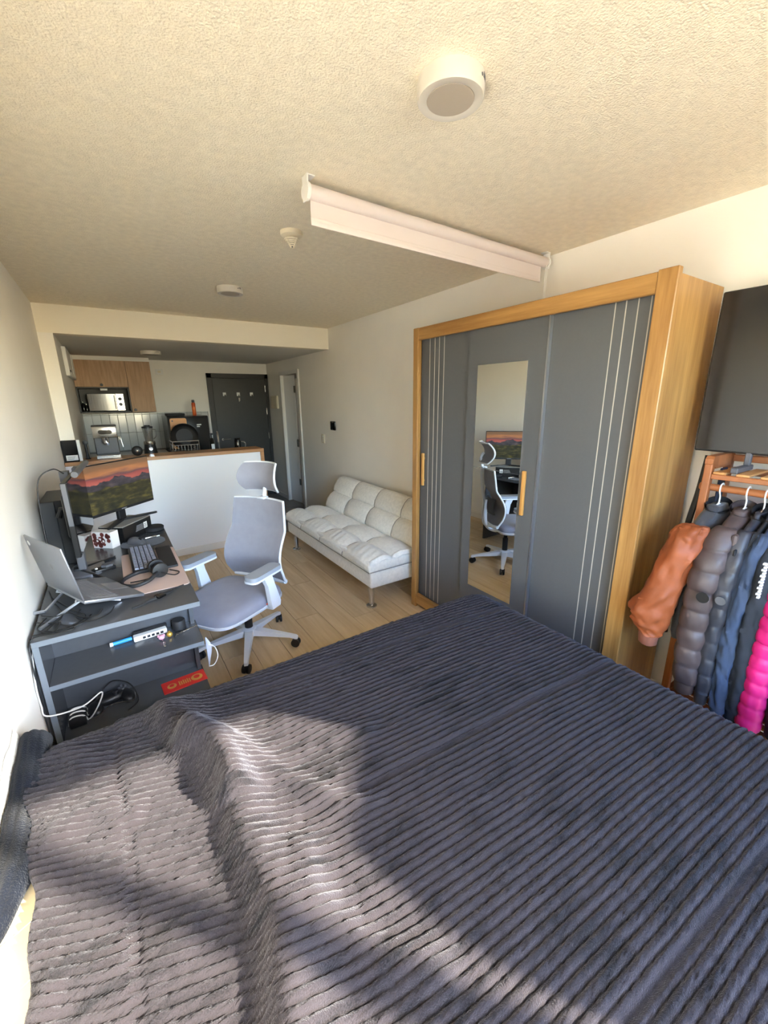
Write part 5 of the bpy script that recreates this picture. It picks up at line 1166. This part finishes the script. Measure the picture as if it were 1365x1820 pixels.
# dark picture box at the wall
pb = thing('coffee_bag_box', 'dark glossy box with a white label on the bar against the wall', 'box', (0.005, 4.712, BZT+0.0004))
MB().rbox(0.0, 0.112, 0.0, 0.045, 0, 0.195, 0.003, 1).build('front', 'black_gloss', pb)
MB().rbox(0.0, 0.135, 0.045, 0.078, 0, 0.192, 0.006, 2).build('white_backing', 'white_plastic', pb)
MB().box(0.018, 0.105, -0.001, 0.0, 0.015, 0.062).build('label', 'label_white', pb)
for k in range(3): MB().box(0.028, 0.075+0.006*k, -0.0016, -0.001, 0.025+0.011*k, 0.029+0.011*k).build('print_line', 'label_grey', pb)
tm_ = thing('coffee_tamper', 'slim black upright utensil with a round head beside the espresso machine', 'utensil', (0.175, 4.88, BZT+0.0004))
MB().lathe([(0.022, 0), (0.022, 0.006), (0.012, 0.012), (0.010, 0.05), (0.013, 0.10), (0.010, 0.14)], n=18).build('handle', 'black_plastic', tm_, True)
MB().lathe([(0.012, -0.006), (0.021, -0.003), (0.021, 0.003), (0.012, 0.006)], (0, 0, 0.155), 20, 'y').build('round_head', 'black_plastic', tm_, True)
pl = thing('pot_lid', 'black round lid with silver knob propped on the bar', 'lid', (0.583, 4.86, BZT+0.0004))
MB().lathe([(0.0, 0.012), (0.047, 0.010), (0.049, 0.0), (0.035, -0.010), (0.012, -0.016)], (0, 0, 0.049), 30, 'y').build('disc', 'black_plastic', pl, True)
MB().lathe([(0.008, -0.03), (0.012, -0.027), (0.010, -0.014)], (0, 0, 0.049), 16, 'y').build('knob', 'steel', pl, True)
# blender on the lower worktop
bd = thing('blender', 'glass jug blender with black lid behind the breakfast bar', 'blender', (0.722, 5.17, 0.9004))
MB().lathe([(0.075, 0), (0.078, 0.01), (0.070, 0.10), (0.060, 0.20), (0.052, 0.255)], n=28).build('motor_base', 'black_plastic', bd, True)
MB().lathe([(0.053, 0.255), (0.055, 0.258), (0.055, 0.285), (0.05, 0.29)], n=28).build('collar', 'steel', bd, True)
MB().lathe([(0.018, -0.012), (0.022, 0.0)], (0, -0.066, 0.215), 16, 'y').build('dial', 'chrome', bd, True)
MB().lathe([(0.034, 0.291), (0.038, 0.30), (0.050, 0.42), (0.051, 0.425)], n=26).build('glass_jug', 'jar_glass', bd, True)
MB().tube(cr([(0.05, 0, 0.41), (0.075, 0, 0.40), (0.072, 0, 0.34), (0.045, 0, 0.31)]), 0.006, 8).build('jug_handle', 'jar_glass', bd, True)
MB().lathe([(0.046, 0.426), (0.053, 0.428), (0.053, 0.442), (0.028, 0.446), (0.026, 0.456)], n=26).build('lid', 'black_plastic', bd, True)
# dish rack with pan and chopping board
dr_ = thing('dish_rack', 'wire dish rack with silver rim behind the breakfast bar', 'dish rack', (0.945, 5.20, 0.9004))
rim = [(0, 0), (0.27, 0), (0.27, 0.26), (0, 0.26)]
MB().tube([(a, b, 0.262) for a, b in rim], 0.006, 8, closed=True).tube([(a, b, 0.222) for a, b in rim], 0.004, 8, closed=True).build('rim', 'steel', dr_)
for a, b in rim: MB().tube([(a, b, 0.0), (a, b, 0.262)], 0.005, 8).build('leg', 'steel', dr_)
for k in range(8): MB().tube([(0.02+0.033*k, 0.0, 0.222), (0.02+0.033*k, 0.0, 0.16), (0.02+0.033*k, 0.26, 0.16), (0.02+0.033*k, 0.26, 0.222)], 0.0025, 6).build('wire', 'steel', dr_)
MB().rbox(0.005, 0.265, 0.005, 0.255, 0.02, 0.15, 0.01, 2).build('drip_tray', 'black_plastic', dr_, True)
pa = thing('frying_pan', 'black frying pan standing upright in the dish rack', 'pan', (1.085, 5.245, 1.0655), 0)
pb_ = MB(); pb_.M = Matrix.Rotation(math.radians(-10), 4, 'X')
pb_.lathe([(0.0, 0.022), (0.115, 0.020), (0.146, -0.018), (0.142, -0.020), (0.111, 0.010), (0.0, 0.012)], (0, 0.0, 0.147), 44, 'y').build('pan_body', 'pan_black', pa, 50)
ph_ = MB(); ph_.M = Matrix.Rotation(math.radians(-10), 4, 'X')
ph_.lathe([(0.085, 0.008), (0.088, 0.0115)], (0, 0, 0.147), 36, 'y').build('inner_ring', 'black_soft', pa, True)
cb_ = MB(); cb_.M = Matrix.Rotation(math.radians(-6), 4, 'X')
cbo = thing('chopping_board', 'wooden chopping board leaning behind the black pan', 'chopping board', (0.975, 5.40, 1.0655))
cb_.prism(rrect(0.0, 0.175, 0.0, 0.345, 0.02), 0.0, 0.014, 'y').build('board', 'board_wood', cbo, 30)
hb = MB(); hb.M = Matrix.Rotation(math.radians(-6), 4, 'X'); hb.lathe([(0.009, -0.0006), (0.009, 0.0002)], (0.025, 0, 0.315), 14, 'y').build('hang_hole', 'black_plastic', cbo)
# tap, soap, mug
tp_ = thing('kitchen_tap', 'chrome gooseneck tap behind the breakfast bar', 'tap', (1.49, 5.50, 0.9004))
MB().lathe([(0.026, 0), (0.026, 0.01), (0.018, 0.016), (0.017, 0.10), (0.012, 0.11)], n=20).tube(cr([(0, 0, 0.1), (0, 0, 0.24), (-0.01, -0.03, 0.31), (-0.02, -0.09, 0.335), (-0.03, -0.15, 0.30), (-0.032, -0.17, 0.22)]), 0.0115, 10).build('spout', 'chrome', tp_, True)
MB().tube([(0.015, 0, 0.07), (0.07, -0.01, 0.085)], [0.008, 0.005], 8).build('lever', 'chrome', tp_, True)
sb_ = thing('soap_bottle', 'black pump soap bottle beside the chrome tap', 'bottle', (1.415, 5.50, 0.9004))
MB().lathe([(0.034, 0), (0.036, 0.005), (0.036, 0.22), (0.016, 0.245), (0.014, 0.26)], n=22).build('bottle_body', 'black_gloss', sb_, True)
MB().cyl((0, 0, 0.26), (0, 0, 0.30), 0.006, 10).rbox(-0.012, 0.012, -0.05, 0.012, 0.30, 0.318, 0.004, 2).build('pump', 'black_plastic', sb_, True)
MB().box(-0.018, 0.018, -0.0375, -0.035, 0.10, 0.19).build('label', 'label_white', sb_)
mg = thing('steel_jug', 'dark jug with steel handle at the right end of the sink', 'jug', (1.655, 5.24, 0.9004))
MB().lathe([(0.042, 0), (0.044, 0.004), (0.042, 0.20), (0.036, 0.25), (0.040, 0.262)], n=24).build('jug_body', 'black_gloss', mg, True)
MB().tube(cr([(0.036, -0.02, 0.22), (0.075, -0.035, 0.21), (0.078, -0.035, 0.16), (0.040, -0.02, 0.12)]), 0.007, 8).tube([(0.0, -0.043, 0.05), (0.0, -0.043, 0.24)], 0.006, 8).build('handle', 'steel', mg, True)
